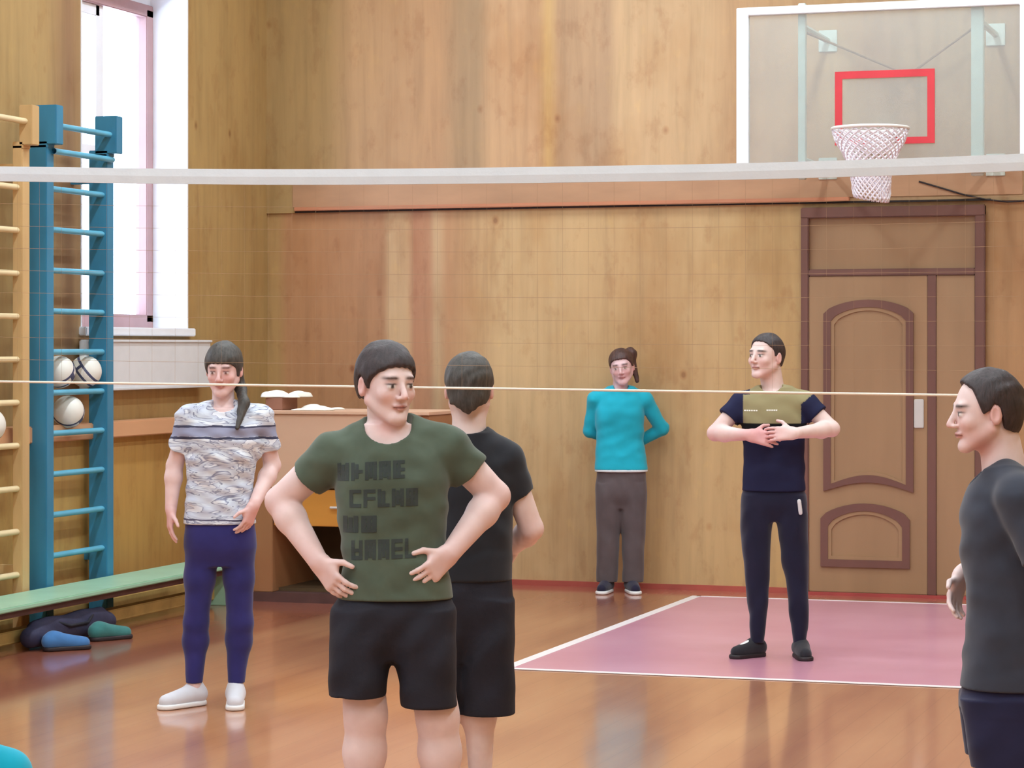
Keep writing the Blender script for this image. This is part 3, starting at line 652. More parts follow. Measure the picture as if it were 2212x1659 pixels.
# ------------------------------------------------------------------ person in the green T-shirt
def build_green():
    g = Fig('person in olive green T-shirt and black shorts, hands on hips, nearest the middle', 850, 700, 0.0045); P = g.P
    hd = Head(P(836, 832, -.01), yaw=30, pitch=4, roll=0, sc=1.04)
    SL, SR = P(716, 982, .02), P(968, 966, .02); EL, ER = P(606, 1082, .07), P(1070, 1072, .06); WL, WR = P(688, 1212, -.05), P(972, 1196, -.07)
    F = g.field(V(-.42, -.30, 0), V(.44, .22, 1.66)); hd.sculpt(F)
    F.cap(P(832, 880, .025), P(838, 950, .03), .056, .062, .03)
    F.loft(g.sec([(915, 785, 895, .065, .02), (940, 760, 925, .078, .02), (975, 735, 955, .09, .015), (1100, 742, 950, .095), (1240, 748, 955, .095), (1330, 735, 965, .10)]), .02)
    for s_, e_, w_ in ((SL, EL, WL), (SR, ER, WR)): arm(F, s_, e_, w_, .056, .046, .031)
    fingers(F, WL, P(728, 1268, -.09)-WL, P(790, 1200, .08)-WL, (0.6, 0, 1), 1.02, .55, .05, .7)
    fingers(F, WR, P(912, 1256, -.12)-WR, P(860, 1200, .08)-WR, (-0.6, 0, 1), 1.02, .55, .05, .7)
    leg(F, P(778, 1380), P(790, 1545), P(783, 1812), .085, .062, .064, .042); leg(F, P(920, 1380), P(945, 1548), P(962, 1812), .085, .062, .064, .042)
    finish(F, 'body', M_skin, g, skin_tone(hd, (230, 206, 202), (214, 138, 132), [(WL, .12, .2), (WR, .12, .2), (EL, .07, .3), (ER, .07, .3), (P(836, 925, -.04), .04, .45)], (70, 50, 44)))
    # T-shirt
    F = g.field(V(-.42, -.24, .78), V(.44, .22, 1.48))
    F.cap(P(815, 928, .02), SL+V(.01, 0, -.005), .055, .070, .03); F.cap(P(870, 926, .02), SR+V(-.01, 0, -.005), .055, .070, .03)
    F.loft(g.sec([(925, 790, 895, .075, .015), (962, 716, 965, .105, .01), (1030, 722, 972, .128), (1100, 728, 966, .125), (1180, 738, 962, .12), (1240, 738, 968, .122), (1294, 728, 982, .128)]), .025)
    for s_, e_, t in ((SL, EL, .50), (SR, ER, .48)):
        c = s_+(e_-s_)*t; F.cap(s_+V(0, 0, -.01), e_, .070, .060, .03, cut=(c, e_-s_))
    F.wrinkle(.0048, (26, 14, 38), 4, .80, 1.40)
    F.cap(P(836, 872, -.02), P(838, 918, -.04), .092, .072, .004, op='sub'); cutz(F, CAM_H-(1292-HORIZON)/700)
    sh = finish(F, 't_shirt', cloth_mat('olive_green_jersey', (82, 94, 80), .16), g)
    # collar ring
    # faded block lettering printed on the chest, wrapped on the cloth
    from mathutils.bvhtree import BVHTree
    bvh = BVHTree.FromPolygons([v.co for v in sh.data.vertices], [tuple(p.vertices) for p in sh.data.polygons])
    rs = np.random.RandomState(12); pm = cloth_mat('faded_dark_print', (58, 66, 64), .12)
    for n, x0, x1, y0, y1, sl in ((5, 730, 874, 998, 1036, -8), (5, 756, 902, 1054, 1092, -5), (2, 742, 814, 1110, 1146, -2), (5, 760, 898, 1162, 1204, -6)):
        mb = MB(); cw = (x1-x0)/(n*6-1)      # broad worn block characters on a 5x6 grid each
        for i in range(n):
            bars = [(0, .30, 0, 1)]+[q_ for q_ in ((.70, 1, 0, 1), (0, 1, 0, .2), (0, 1, .42, .6), (0, 1, .8, 1), (.36, .64, .1, .9)) if rs.rand() < .62]
            for (ua, ub, va, vb) in bars:
                nu, nv_ = max(1, int((ub-ua)*5)), max(1, int((vb-va)*6)); gw = cw*5
                for iu in range(nu):
                    for iv in range(nv_):
                        u0 = ua+(ub-ua)*iu/nu; u1 = ua+(ub-ua)*(iu+1)/nu; v0 = va+(vb-va)*iv/nv_; v1 = va+(vb-va)*(iv+1)/nv_; pts = []
                        for u_, v_ in ((u0, v0), (u1, v0), (u1, v1), (u0, v1)):
                            xx = x0+i*cw*6+u_*gw; yy = y0+v_*(y1-y0)+sl*(xx-x0)/(x1-x0); q = P(xx, yy, 0); hit = bvh.ray_cast(Vector((q[0], -.5, q[2])), Vector((0, 1, 0)))
                            if hit[0] is None: break
                            pts.append(hit[0])
                        if len(pts) == 4:
                            mb.add([p+Vector((0, -.0016, 0)) for p in pts]+[p+Vector((0, .002, 0)) for p in pts], [(0, 1, 2, 3), (0, 4, 5, 1), (1, 5, 6, 2), (2, 6, 7, 3), (3, 7, 4, 0)])
        o = mb.build('lettering_row', pm, sh, normals=False); o['label'] = 'row of worn dark block lettering'
    # shorts
    F = g.field(V(-.30, -.24, .44), V(.30, .22, .90))
    F.loft(g.sec([(1255, 742, 966, .10), (1288, 738, 970, .105), (1306, 716, 984, .122), (1340, 712, 985, .124), (1400, 735, 965, .105), (1425, 770, 930, .07)]), .03)
    F.loft(g.sec([(1322, 728, 850, .10), (1370, 711, 852, .122), (1500, 711, 834, .118)]), .03); F.loft(g.sec([(1322, 850, 972, .10), (1370, 846, 986, .122), (1524, 866, 988, .118)]), .03)
    F.wrinkle(.006, (26, 16, 22), 9, .50, .84); cutz(F, CAM_H-(1524-HORIZON)/700)
    finish(F, 'shorts', M_black, g)
    F = None
    for hx, hy, tx in ((783, 0, -.05), (962, 0, .03)):
        c = P(hx, 1800, .02, 0.0); shoe('shoe', g.root, c+V(0, .06, 0), c+V(tx, -.19, 0), cloth_mat('grey_shoe_fabric', (90, 90, 96)), M_sole)
    hair_cap('hair', hd, M_hair, g.root, LINE_SHORT, .013, .0045)
build_green()

# ------------------------------------------------------------------ person seen from behind in black
def build_black():
    g = Fig('person in black T-shirt and long black shorts with back to the camera', 1008, 614, 0.005); P = g.P
    hd = Head(P(1014, 842, 0), yaw=176, pitch=2, sc=1.02)
    SL, SR = P(922, 990, 0), P(1092, 992, 0); EL, ER = P(872, 1130, .05), P(1148, 1142, .04); WL, WR = P(920, 1190, .17), P(1104, 1186, .20)
    F = g.field(V(-.32, -.22, 0), V(.32, .34, 1.60)); hd.sculpt(F)
    F.cap(P(1013, 890, .01), P(1013, 950, .0), .058, .062, .03)
    F.loft(g.sec([(945, 975, 1050, .06), (985, 930, 1085, .09), (1100, 925, 1090, .095), (1240, 925, 1088, .095), (1330, 920, 1095, .10)]), .02)
    arm(F, SL, EL, WL, .05, .042, .028); arm(F, SR, ER, WR, .05, .042, .028)
    fingers(F, WL, V(.4, .2, -.7), V(.6, -.6, 0), (0, 0, 1), 1.0, .5); fingers(F, WR, V(-.4, .15, -.7), V(-.6, -.6, 0), (0, 0, 1), 1.0, .5)
    leg(F, P(955, 1330), P(952, 1480), P(956, 1690), .08, .056, .058, .038, .0); leg(F, P(1050, 1330), P(1034, 1480), P(1038, 1690), .08, .056, .058, .038, .0)
    finish(F, 'body', M_skin, g, skin_tone(hd, (234, 212, 206), hands=[(ER, .06, .3)]))
    F = g.field(V(-.32, -.20, .78), V(.32, .22, 1.46))
    F.cap(P(990, 945, 0), SL, .048, .060, .03); F.cap(P(1038, 945, 0), SR, .048, .060, .03)
    F.loft(g.sec([(935, 968, 1058, .066), (975, 925, 1092, .10), (1030, 905, 1112, .115), (1110, 905, 1108, .115), (1255, 906, 1106, .12)]), .025)
    for s_, e_ in ((SL, EL), (SR, ER)): F.cap(s_, e_, .062, .056, .03, cut=(s_+(e_-s_)*.52, e_-s_))
    F.wrinkle(.0045, (26, 14, 34), 14, .84, 1.38); F.cap(P(1013, 900, -.0), P(1013, 930, -.0), .066, .062, .004, op='sub'); cutz(F, CAM_H-(1252-HORIZON)/614)
    finish(F, 't_shirt', cloth_mat('black_jersey', (38, 40, 46), .15), g)
    F = g.field(V(-.30, -.22, .28), V(.30, .22, .88))
    F.loft(g.sec([(1225, 912, 1104, .11), (1320, 908, 1110, .118), (1380, 920, 1095, .10), (1420, 950, 1065, .07)]), .03)
    F.loft(g.sec([(1300, 912, 1004, .10), (1380, 900, 1006, .12), (1536, 894, 992, .118)]), .03); F.loft(g.sec([(1300, 1004, 1106, .10), (1380, 1000, 1113, .12), (1540, 994, 1113, .118)]), .03)
    F.wrinkle(.006, (26, 16, 20), 19, .34, .80); cutz(F, CAM_H-(1540-HORIZON)/614)
    finish(F, 'shorts', M_black, g)
    for hx in (956, 1038):
        c = P(hx, 1700, 0, 0.0); shoe('shoe', g.root, c+V(0, -.06, 0), c+V(0, .19, 0), cloth_mat('dark_shoe_fabric', (60, 60, 66)), M_sole)
    line = [(-.12, .07), (-.06, .05), (-.02, .03), (.0, .02), (.02, .012), (.04, -.035), (.07, -.050), (.12, -.055)]
    hair_cap('hair', hd, M_hair3, g.root, line, .011, .005, vee=.7)
build_black()

# ------------------------------------------------------------------ person in the patterned T-shirt (left)
def build_left():
    g = Fig('person with long ponytail in white patterned T-shirt and navy leggings, by the bench', 470, 484, 0.005); P = g.P
    hd = Head(P(483, 800, -.01), yaw=-14, pitch=10, sc=.98)
    SL, SR = P(410, 902, .0), P(562, 902, .01); EL, ER = P(378, 1005, .04), P(588, 1006, .06); WL, WR = P(370, 1098, .0), P(548, 1092, -.10)
    F = g.field(V(-.32, -.26, 0), V(.34, .22, 1.66)); hd.sculpt(F)
    F.cap(P(482, 840, .02), P(483, 885, .02), .048, .052, .03)
    F.loft(g.sec([(880, 450, 515, .055), (905, 415, 552, .075), (970, 412, 550, .085), (1050, 415, 535, .08), (1150, 415, 538, .08)]), .02)
    arm(F, SL, EL, WL, .042, .037, .026); arm(F, SR, ER, WR, .042, .037, .026)
    fingers(F, WL, V(-.05, -.1, -1), V(1, .2, 0), (0, -1, 0), .95, .4); fingers(F, WR, V(-.35, -.1, -1), V(-.8, .6, 0), (-.2, -1, 0), .95, .55)
    leg(F, P(435, 1190), P(424, 1345), P(420, 1482), .058, .040, .042, .030); leg(F, P(515, 1190), P(518, 1345), P(510, 1484), .058, .042, .042, .030)
    finish(F, 'body', M_skin, g, skin_tone(hd, (230, 200, 196), (220, 138, 136), [(WL+V(0, 0, -.06), .08, .5), (WR+V(0, 0, -.06), .08, .5), (P(483, 820, -.08), .06, .3)]))
    F = g.field(V(-.32, -.2, .78), V(.34, .2, 1.40))
    F.cap(P(462, 882, .01), SL, .040, .052, .03); F.cap(P(505, 882, .01), SR, .040, .052, .03)
    F.loft(g.sec([(872, 448, 518, .058), (895, 405, 562, .085), (930, 398, 566, .108, -.01), (970, 402, 560, .11, -.01), (1045, 404, 546, .098), (1090, 400, 548, .105), (1134, 396, 554, .112)]), .025)
    for s_, e_ in ((SL, EL), (SR, ER)): F.cap(s_, e_+V(.0, 0, 0), .056, .058, .03, cut=(s_+(e_-s_)*.66, e_-s_))
    F.wrinkle(.006, (28, 16, 50), 24, .84, 1.34); F.cap(P(483, 850, -.03), P(483, 868, -.04), .056, .056, .004, op='sub'); cutz(F, CAM_H-(1131-HORIZON)/484)
    m = NT('white_patterned_jersey'); g2 = m.coords('Object', (1, 1, 3.4)); n = m.noise(g2, 6, 3, 0.5, 1.2)
    tc = m.n('ShaderNodeTexCoord'); sp = m.n('ShaderNodeSeparateXYZ'); m.l(tc.outputs['Object'], sp.inputs[0])
    c = m.ramp(n, [(0.0, lin((214, 222, 232))), (0.40, lin((226, 232, 240))), (0.445, lin((150, 156, 180))), (0.455, lin((120, 124, 150))), (0.47, lin((214, 222, 232))), (0.57, lin((190, 196, 214))), (0.585, lin((128, 134, 160))), (0.60, lin((226, 230, 238))), (1.0, lin((208, 214, 228)))])
    def band(z0, hw, col, c):
        w = m.n('ShaderNodeMath', operation='MULTIPLY_ADD'); w.inputs[1].default_value = 0.02; m.l(n, w.inputs[0]); m.l(sp.outputs[2], w.inputs[2])
        s_ = m.n('ShaderNodeMath', operation='SUBTRACT'); m.l(w.outputs[0], s_.inputs[0]); s_.inputs[1].default_value = z0+.01
        a = m.n('ShaderNodeMath', operation='ABSOLUTE'); m.l(s_.outputs[0], a.inputs[0]); l_ = m.n('ShaderNodeMath', operation='LESS_THAN'); m.l(a.outputs[0], l_.inputs[0]); l_.inputs[1].default_value = hw
        return m.mix(l_.outputs[0], c, lin(col))
    c = band(1.226, .022, (150, 154, 180), c); c = band(1.248, .004, (64, 66, 92), c); c = band(1.197, .0055, (62, 66, 92), c); c = band(.835, .004, (90, 88, 110), c)
    m.col(c); m.rough(.85); finish(F, 't_shirt', m.m, g)
    F = g.field(V(-.25, -.2, .05), V(.27, .2, .90)); nv = cloth_mat('navy_leggings_fabric', (46, 44, 104), .16)
    F.loft(g.sec([(1118, 402, 548, .10), (1170, 397, 554, .112), (1195, 404, 548, .100), (1222, 425, 525, .07)]), .03)
    for h_, k_, a_, rs in ((P(437, 1185), P(424, 1345), P(420, 1474), (.078, .052, .054, .037)), (P(514, 1185), P(518, 1345), P(510, 1476), (.080, .056, .056, .037))):
        m_ = h_+(k_-h_)*.40; F.cap(h_, m_, rs[0], .066, .02); F.cap(m_, k_, .066, rs[1], .03); c_ = k_+(a_-k_)*.3+V(0, .015, 0); F.cap(k_, c_, rs[1], rs[2], .03); F.cap(c_, a_, rs[2], rs[3], .03, cut=(a_, (0, 0, -1)))
    F.wrinkle(.0016, (30, 20, 30), 5, .1, .8); finish(F, 'leggings', nv, g)
    wm = cloth_mat('white_shoe_leather', (214, 214, 222), .05)
    c = P(430, 1490, .02, 0.0); shoe('shoe', g.root, c+V(.02, .03, 0), c+V(-.165, -.14, 0), wm, M_sole, high=.085)
    c = P(509, 1490, .02, 0.0); shoe('shoe', g.root, c+V(.0, .03, 0), c+V(-.005, -.20, 0), wm, M_sole, high=.085)
    line = [(-.12, .052), (-.085, .045), (-.055, .034), (-.035, .015), (-.02, -.02), (.0, -.03), (.03, -.05), (.1, -.07)]
    def tail(F):
        F.cap(hd.p(.03, .085, .02), P(520, 840, .04), .030, .024, .02); F.cap(P(520, 840, .04), P(527, 872, -.06), .024, .024, .02); F.cap(P(527, 872, -.06), P(512, 925, -.125), .024, .010, .02)
    hair_cap('hair', hd, M_hair3, g.root, line, .012, .005, (hd.c+V(-.14, -.19, -.34), hd.c+V(.19, .19, .17), tail))
build_left()

# ------------------------------------------------------------------ person in turquoise by the far wall
def build_teal():
    g = Fig('person in turquoise long-sleeved top, hands behind back, standing against the far wall', 1338, 331, 0.006); P = g.P
    hd = Head(P(1343, 794, -.03), yaw=-6, pitch=6, roll=-8, sc=.97)
    SL, SR = P(1287, 862, 0), P(1393, 864, 0); EL, ER = P(1274, 930, .06), P(1430, 926, .07); WL, WR = P(1318, 950, .13), P(1368, 962, .13)
    F = g.field(V(-.34, -.3, 0), V(.40, .25, 1.64)); hd.sculpt(F)
    F.cap(P(1341, 815, 0), P(1340, 845, .01), .048, .052, .03)
    F.loft(g.sec([(842, 1318, 1364, .055), (862, 1295, 1385, .075), (940, 1295, 1388, .08), (1030, 1292, 1390, .09)]), .02)
    arm(F, SL, EL, WL, .038, .034, .024); arm(F, SR, ER, WR, .038, .034, .024)
    fingers(F, WL, V(1, .0, -.2), V(0, 1, 0), (0, 0, 1), .92, .5); fingers(F, WR, V(-1, .0, .1), V(0, 1, 0), (0, 0, 1), .92, .5)
    leg(F, P(1314, 1060), P(1310, 1150), P(1306, 1255), .06, .042, .042, .032); leg(F, P(1368, 1060), P(1366, 1150), P(1366, 1255), .06, .042, .042, .032)
    finish(F, 'body', M_skin, g, skin_tone(hd, (228, 196, 198), hands=[(P(1343, 810, -.08), .06, .3)]))
    F = g.field(V(-.34, -.22, .78), V(.40, .25, 1.42))
    F.cap(P(1328, 846, 0), SL, .042, .052, .03); F.cap(P(1354, 846, 0), SR, .042, .052, .03)
    F.loft(g.sec([(836, 1316, 1366, .058), (860, 1290, 1394, .09), (890, 1285, 1392, .115, -.01), (950, 1288, 1390, .10), (1016, 1284, 1400, .118)]), .025)
    for s_, e_, w_ in ((SL, EL, WL), (SR, ER, WR)): F.cap(s_, e_, .054, .044, .02); F.cap(e_, w_, .044, .034, .015, cut=(w_, w_-e_))
    F.wrinkle(.0042, (26, 14, 34), 31, .84, 1.36); F.cap(P(1342, 820, -.03), P(1342, 834, -.03), .05, .05, .004, op='sub'); cutz(F, CAM_H-(1015-HORIZON)/331)
    sw = finish(F, 'sweater', cloth_mat('turquoise_jersey', (30, 172, 196), .08), g)
    F = g.field(V(-.25, -.2, .76), V(.3, .2, .85)); F.loft(g.sec([(1008, 1286, 1398, .116), (1022, 1284, 1400, .118)]), 0); cutz(F, CAM_H-(1019-HORIZON)/331, CAM_H-(1013-HORIZON)/331)
    t = finish(F, 'hem_band', M_tape, g); t['label'] = 'white hem'
    F = g.field(V(-.25, -.2, .03), V(.27, .2, .86))
    F.loft(g.sec([(1005, 1290, 1394, .10), (1060, 1286, 1396, .113), (1080, 1293, 1390, .10), (1095, 1310, 1372, .07)]), .03)
    F.loft(g.sec([(1045, 1290, 1341, .09), (1070, 1286, 1341, .105), (1150, 1289, 1339, .085), (1256, 1288, 1334, .075)]), .02); F.loft(g.sec([(1045, 1341, 1392, .09), (1070, 1341, 1397, .105), (1150, 1343, 1394, .085), (1256, 1344, 1390, .075)]), .02)
    F.wrinkle(.004, (40, 20, 18), 8, .1, .8); finish(F, 'trousers', cloth_mat('grey_brown_trouser_fabric', (92, 82, 84), .12), g)
    dm = cloth_mat('dark_navy_shoe', (36, 34, 56), .1)
    c = P(1308, 1255, .0, 0.0); shoe('shoe', g.root, c+V(.02, .05, 0), c+V(-.03, -.18, 0), dm, M_sole, high=.1)
    c = P(1364, 1255, .0, 0.0); shoe('shoe', g.root, c+V(-.01, .05, 0), c+V(.03, -.18, 0), dm, M_sole, high=.1)
    line = [(-.12, .078), (-.085, .068), (-.055, .052), (-.035, .03), (-.02, .01), (.0, .0), (.03, -.04), (.1, -.06)]
    def tail(F): F.ell(hd.p(.062, .085, .075), V(.045, .04, .045), None, .02); F.cap(hd.p(.065, .09, .05), hd.p(.085, .05, -.11), .026, .014, .02)
    hair_cap('hair', hd, M_hair2, g.root, line, .010, .005, (hd.c+V(-.14, -.16, -.22), hd.c+V(.18, .2, .18), tail))
build_teal()

# ------------------------------------------------------------------ person in khaki and navy T-shirt
def build_khaki():
    g = Fig('person in khaki and navy T-shirt with forearms raised and fingers joined, on the pink floor', 1675, 419, 0.005); P = g.P
    hd = Head(P(1654, 772, -.01), yaw=-38, pitch=-4, sc=1.0)
    SL, SR = P(1602, 872, 0), P(1738, 870, 0); EL, ER = P(1545, 936, -.04), P(1796, 926, -.03); WL, WR = P(1618, 940, -.20), P(1716, 936, -.23)
    F = g.field(V(-.42, -.42, 0), V(.40, .2, 1.72)); hd.sculpt(F)
    F.cap(P(1664, 800, .02), P(1670, 845, .02), .056, .060, .03)
    F.loft(g.sec([(845, 1640, 1702, .06), (868, 1612, 1728, .085), (960, 1615, 1726, .09), (1070, 1622, 1722, .08)]), .02)
    arm(F, SL, EL, WL, .046, .040, .027, (0, 1, 0)); arm(F, SR, ER, WR, .046, .040, .027, (0, 1, 0))
    fingers(F, WL, V(1, -.10, -.20), V(0, .8, -.2), (0.2, -.1, 1), 1.0, .35, .05, .8); fingers(F, WR, V(-1, -.02, -.02), V(0, .9, -.3), (0, -.1, 1), 1.0, .35, .05, .8)
    leg(F, P(1642, 1110), P(1637, 1250), P(1635, 1394), .055, .038, .035, .026); leg(F, P(1704, 1110), P(1722, 1250), P(1727, 1398), .055, .038, .035, .026)
    finish(F, 'body', M_skin, g, skin_tone(hd, (230, 204, 198), (208, 116, 124), [(WL+V(.08, 0, 0), .10, .55), (WL, .1, .3), (EL, .07, .3), (P(1655, 812, -.07), .05, .3)]))
    F = g.field(V(-.34, -.2, .80), V(.34, .2, 1.48))
    F.cap(P(1652, 850, 0), SL, .048, .056, .03); F.cap(P(1690, 850, 0), SR, .048, .056, .03)
    F.loft(g.sec([(836, 1638, 1706, .064), (862, 1602, 1738, .10), (900, 1602, 1742, .12), (980, 1606, 1736, .11), (1062, 1603, 1740, .118)]), .025)
    for s_, e_ in ((SL, EL), (SR, ER)): F.cap(s_, e_, .058, .062, .03, cut=(s_+(e_-s_)*.48, e_-s_))
    F.wrinkle(.0042, (26, 14, 36), 41, .86, 1.38); F.cap(P(1664, 810, -.02), P(1666, 832, -.03), .060, .058, .004, op='sub'); cutz(F, CAM_H-(1060-HORIZON)/419)
    def cols(v):
        px = v[:, 0]*419+1675; py = HORIZON+(CAM_H-v[:, 2])*419; C = np.tile(np.array(lin((34, 36, 66))[:3]), (len(v), 1))
        k = (px > 1606-(py < 852)*-14) & (px < 1730+np.clip((872-py)*1.2, 0, 30)) & (py < 913); C[k] = lin((152, 142, 106))[:3]; s_ = (py >= 913) & (py < 930); C[s_] = lin((14, 14, 18))[:3]
        return C
    sh = finish(F, 't_shirt', M_tonecloth, g, cols)
    from mathutils.bvhtree import BVHTree
    bvh = BVHTree.FromPolygons([v.co for v in sh.data.vertices], [tuple(p.vertices) for p in sh.data.polygons])
    for x0, x1, y in ((1608, 1638, 886), (1656, 1680, 885)):
        n = 6; mb = MB()
        for i in range(n):
            xa = x0+(x1-x0)*i/n; xb = xa+(x1-x0)/n*.75; pts = []
            for xx, yy in ((xa, y-1.4), (xb, y-1.4), (xb, y+1.4), (xa, y+1.4)):
                q = P(xx, yy); hit = bvh.ray_cast(Vector((q[0], -.5, q[2])), Vector((0, 1, 0))); pts.append(hit[0]+Vector((0, -.002, 0)))
            mb.add(pts+[p+Vector((0, .003, 0)) for p in pts], [(0, 1, 2, 3), (0, 4, 5, 1), (1, 5, 6, 2), (2, 6, 7, 3), (3, 7, 4, 0)])
        o = mb.build('chest_print', M_paper, sh, normals=False); o['label'] = 'small white printed line'
    F = g.field(V(-.25, -.2, .05), V(.27, .2, .90))
    F.loft(g.sec([(1048, 1606, 1736, .10), (1085, 1601, 1742, .116), (1105, 1608, 1736, .10), (1125, 1630, 1714, .07)]), .03)
    F.loft(g.sec([(1070, 1606, 1672, .09), (1095, 1600, 1674, .105), (1160, 1600, 1666, .09), (1260, 1612, 1662, .065), (1330, 1617, 1657, .055), (1388, 1622, 1650, .04)]), .02)
    F.loft(g.sec([(1070, 1672, 1738, .09), (1095, 1672, 1745, .105), (1160, 1682, 1745, .09), (1260, 1698, 1746, .065), (1330, 1706, 1746, .055), (1392, 1714, 1740, .04)]), .02)
    F.wrinkle(.0038, (40, 20, 20), 51, .1, .8); finish(F, 'trousers', cloth_mat('midnight_track_fabric', (28, 28, 50), .14), g)
    F = g.field(P(1722, 1115, -.14), P(1736, 1078, -.06)); F.cap(P(1726, 1082, -.10), P(1729, 1108, -.095), .011, .011, 0, flat=((0, 1, 0), .8)); o = finish(F, 'pocket_logo', M_rad, g); o['label'] = 'pale pocket logo'
    dk = cloth_mat('black_shoe', (40, 40, 46), .1)
    c = P(1640, 1400, .02, 0.0); shoe('shoe', g.root, c+V(.02, .03, 0), c+V(-.135, -.12, 0), dk, M_solek, high=.07, tongue=M_sole)
    c = P(1726, 1402, .02, 0.0); shoe('shoe', g.root, c+V(.0, .03, 0), c+V(.035, -.18, 0), dk, M_solek, high=.07)
    line = [(-.12, .092), (-.085, .086), (-.06, .074), (-.035, .05), (-.02, .03), (-.012, .0), (.010, .022), (.028, .01), (.04, -.03), (.10, -.045)]
    hair_cap('hair', hd, M_hair, g.root, line, .008, .0045)
build_khaki()

# ------------------------------------------------------------------ person in profile at the right edge
def build_right():
    g = Fig('person in dark grey T-shirt and navy shorts seen side-on at the right edge', 2185, 740, 0.0045); P = g.P
    hd = Head(P(2129, 893, -.02), yaw=-76, pitch=4, sc=.99)
    SN, SFa = P(2205, 1080, -.17), P(2180, 1080, .17); EN, EFa = P(2275, 1250, -.22), P(2150, 1200, .20); WN, WFa = P(2300, 1410, -.26), P(2078, 1245, .14)
    F = g.field(V(-.26, -.38, 0), V(.26, .32, 1.56)); hd.sculpt(F)
    F.cap(P(2158, 940, 0), P(2172, 1030, 0), .058, .066, .03)
    F.loft(g.sec([(1030, 2130, 2220, .09), (1080, 2105, 2250, .14), (1250, 2108, 2250, .13), (1440, 2110, 2250, .11), (1520, 2130, 2230, .10)]), .02)
    arm(F, SN, EN, WN, .045, .04, .027); arm(F, SFa, EFa, WFa, .045, .04, .027)
    fingers(F, WN, V(.05, -.05, -1), V(0, 1, 0), (-1, 0, 0), .98, .4); fingers(F, WFa, P(2062, 1300, .1)-WFa, V(1, -.6, .1), (-.4, -1, 0), .95, .5)
    leg(F, P(2180, 1540, -.08), P(2185, 1650, -.085), P(2190, 1870, -.09), .07, .058, .058, .04); leg(F, P(2180, 1540, .08), P(2160, 1650, .085), P(2165, 1870, .09), .07, .058, .058, .04)
    finish(F, 'body', M_skin, g, skin_tone(hd, (230, 206, 202), (200, 110, 92), [(P(2118, 958, -.05), .045, .6), (hd.p(-.08, .0, 0), .03, .3)]))
    F = g.field(V(-.24, -.36, .55), V(.22, .32, 1.36))
    F.cap(P(2172, 1035, -.06), SN, .06, .066, .03); F.cap(P(2172, 1035, .06), SFa, .06, .066, .03)
    F.loft(g.sec([(1012, 2120, 2228, .10), (1050, 2090, 2262, .15), (1110, 2072, 2280, .17), (1200, 2078, 2276, .16), (1300, 2090, 2272, .155), (1400, 2086, 2276, .16), (1484, 2074, 2290, .165)]), .025)
    for s_, e_ in ((SN, EN), (SFa, EFa)): F.cap(s_, e_, .068, .07, .03, cut=(s_+(e_-s_)*.74, e_-s_))
    F.wrinkle(.0045, (28, 14, 34), 61, .64, 1.24); F.cap(P(2126, 985, 0), P(2136, 1022, 0), .088, .066, .004, op='sub'); cutz(F, CAM_H-(1482-HORIZON)/740)
    finish(F, 't_shirt', cloth_mat('dark_grey_jersey', (56, 60, 72), .16), g)
    F = g.field(V(-.24, -.3, .34), V(.22, .3, .66))
    F.loft(g.sec([(1465, 2082, 2282, .15), (1530, 2074, 2290, .16)]), .02)
    F.loft(g.sec([(1500, 2072, 2290, .08, -.085), (1646, 2100, 2275, .082, -.09)]), .02); F.loft(g.sec([(1500, 2072, 2288, .08, .085), (1640, 2085, 2255, .082, .09)]), .02)
    F.wrinkle(.006, (24, 16, 22), 71, .4, .62); finish(F, 'shorts', cloth_mat('navy_shorts_fabric', (34, 34, 62), .16), g)
    for yy, px in ((-.09, 2190), (.09, 2165)):
        c = P(px, 1870, yy, 0.0); shoe('shoe', g.root, c+V(.06, 0, 0), c+V(-.18, 0, 0), cloth_mat('dark_shoe', (50, 50, 60)), M_sole)
    line = [(-.12, .118), (-.085, .108), (-.062, .096), (-.045, .075), (-.034, .035), (-.022, -.002), (-.004, .012), (.010, .030), (.028, .02), (.04, -.045), (.10, -.075)]
    hair_cap('hair', hd, M_hair, g.root, line, .012, .0045)
build_right()

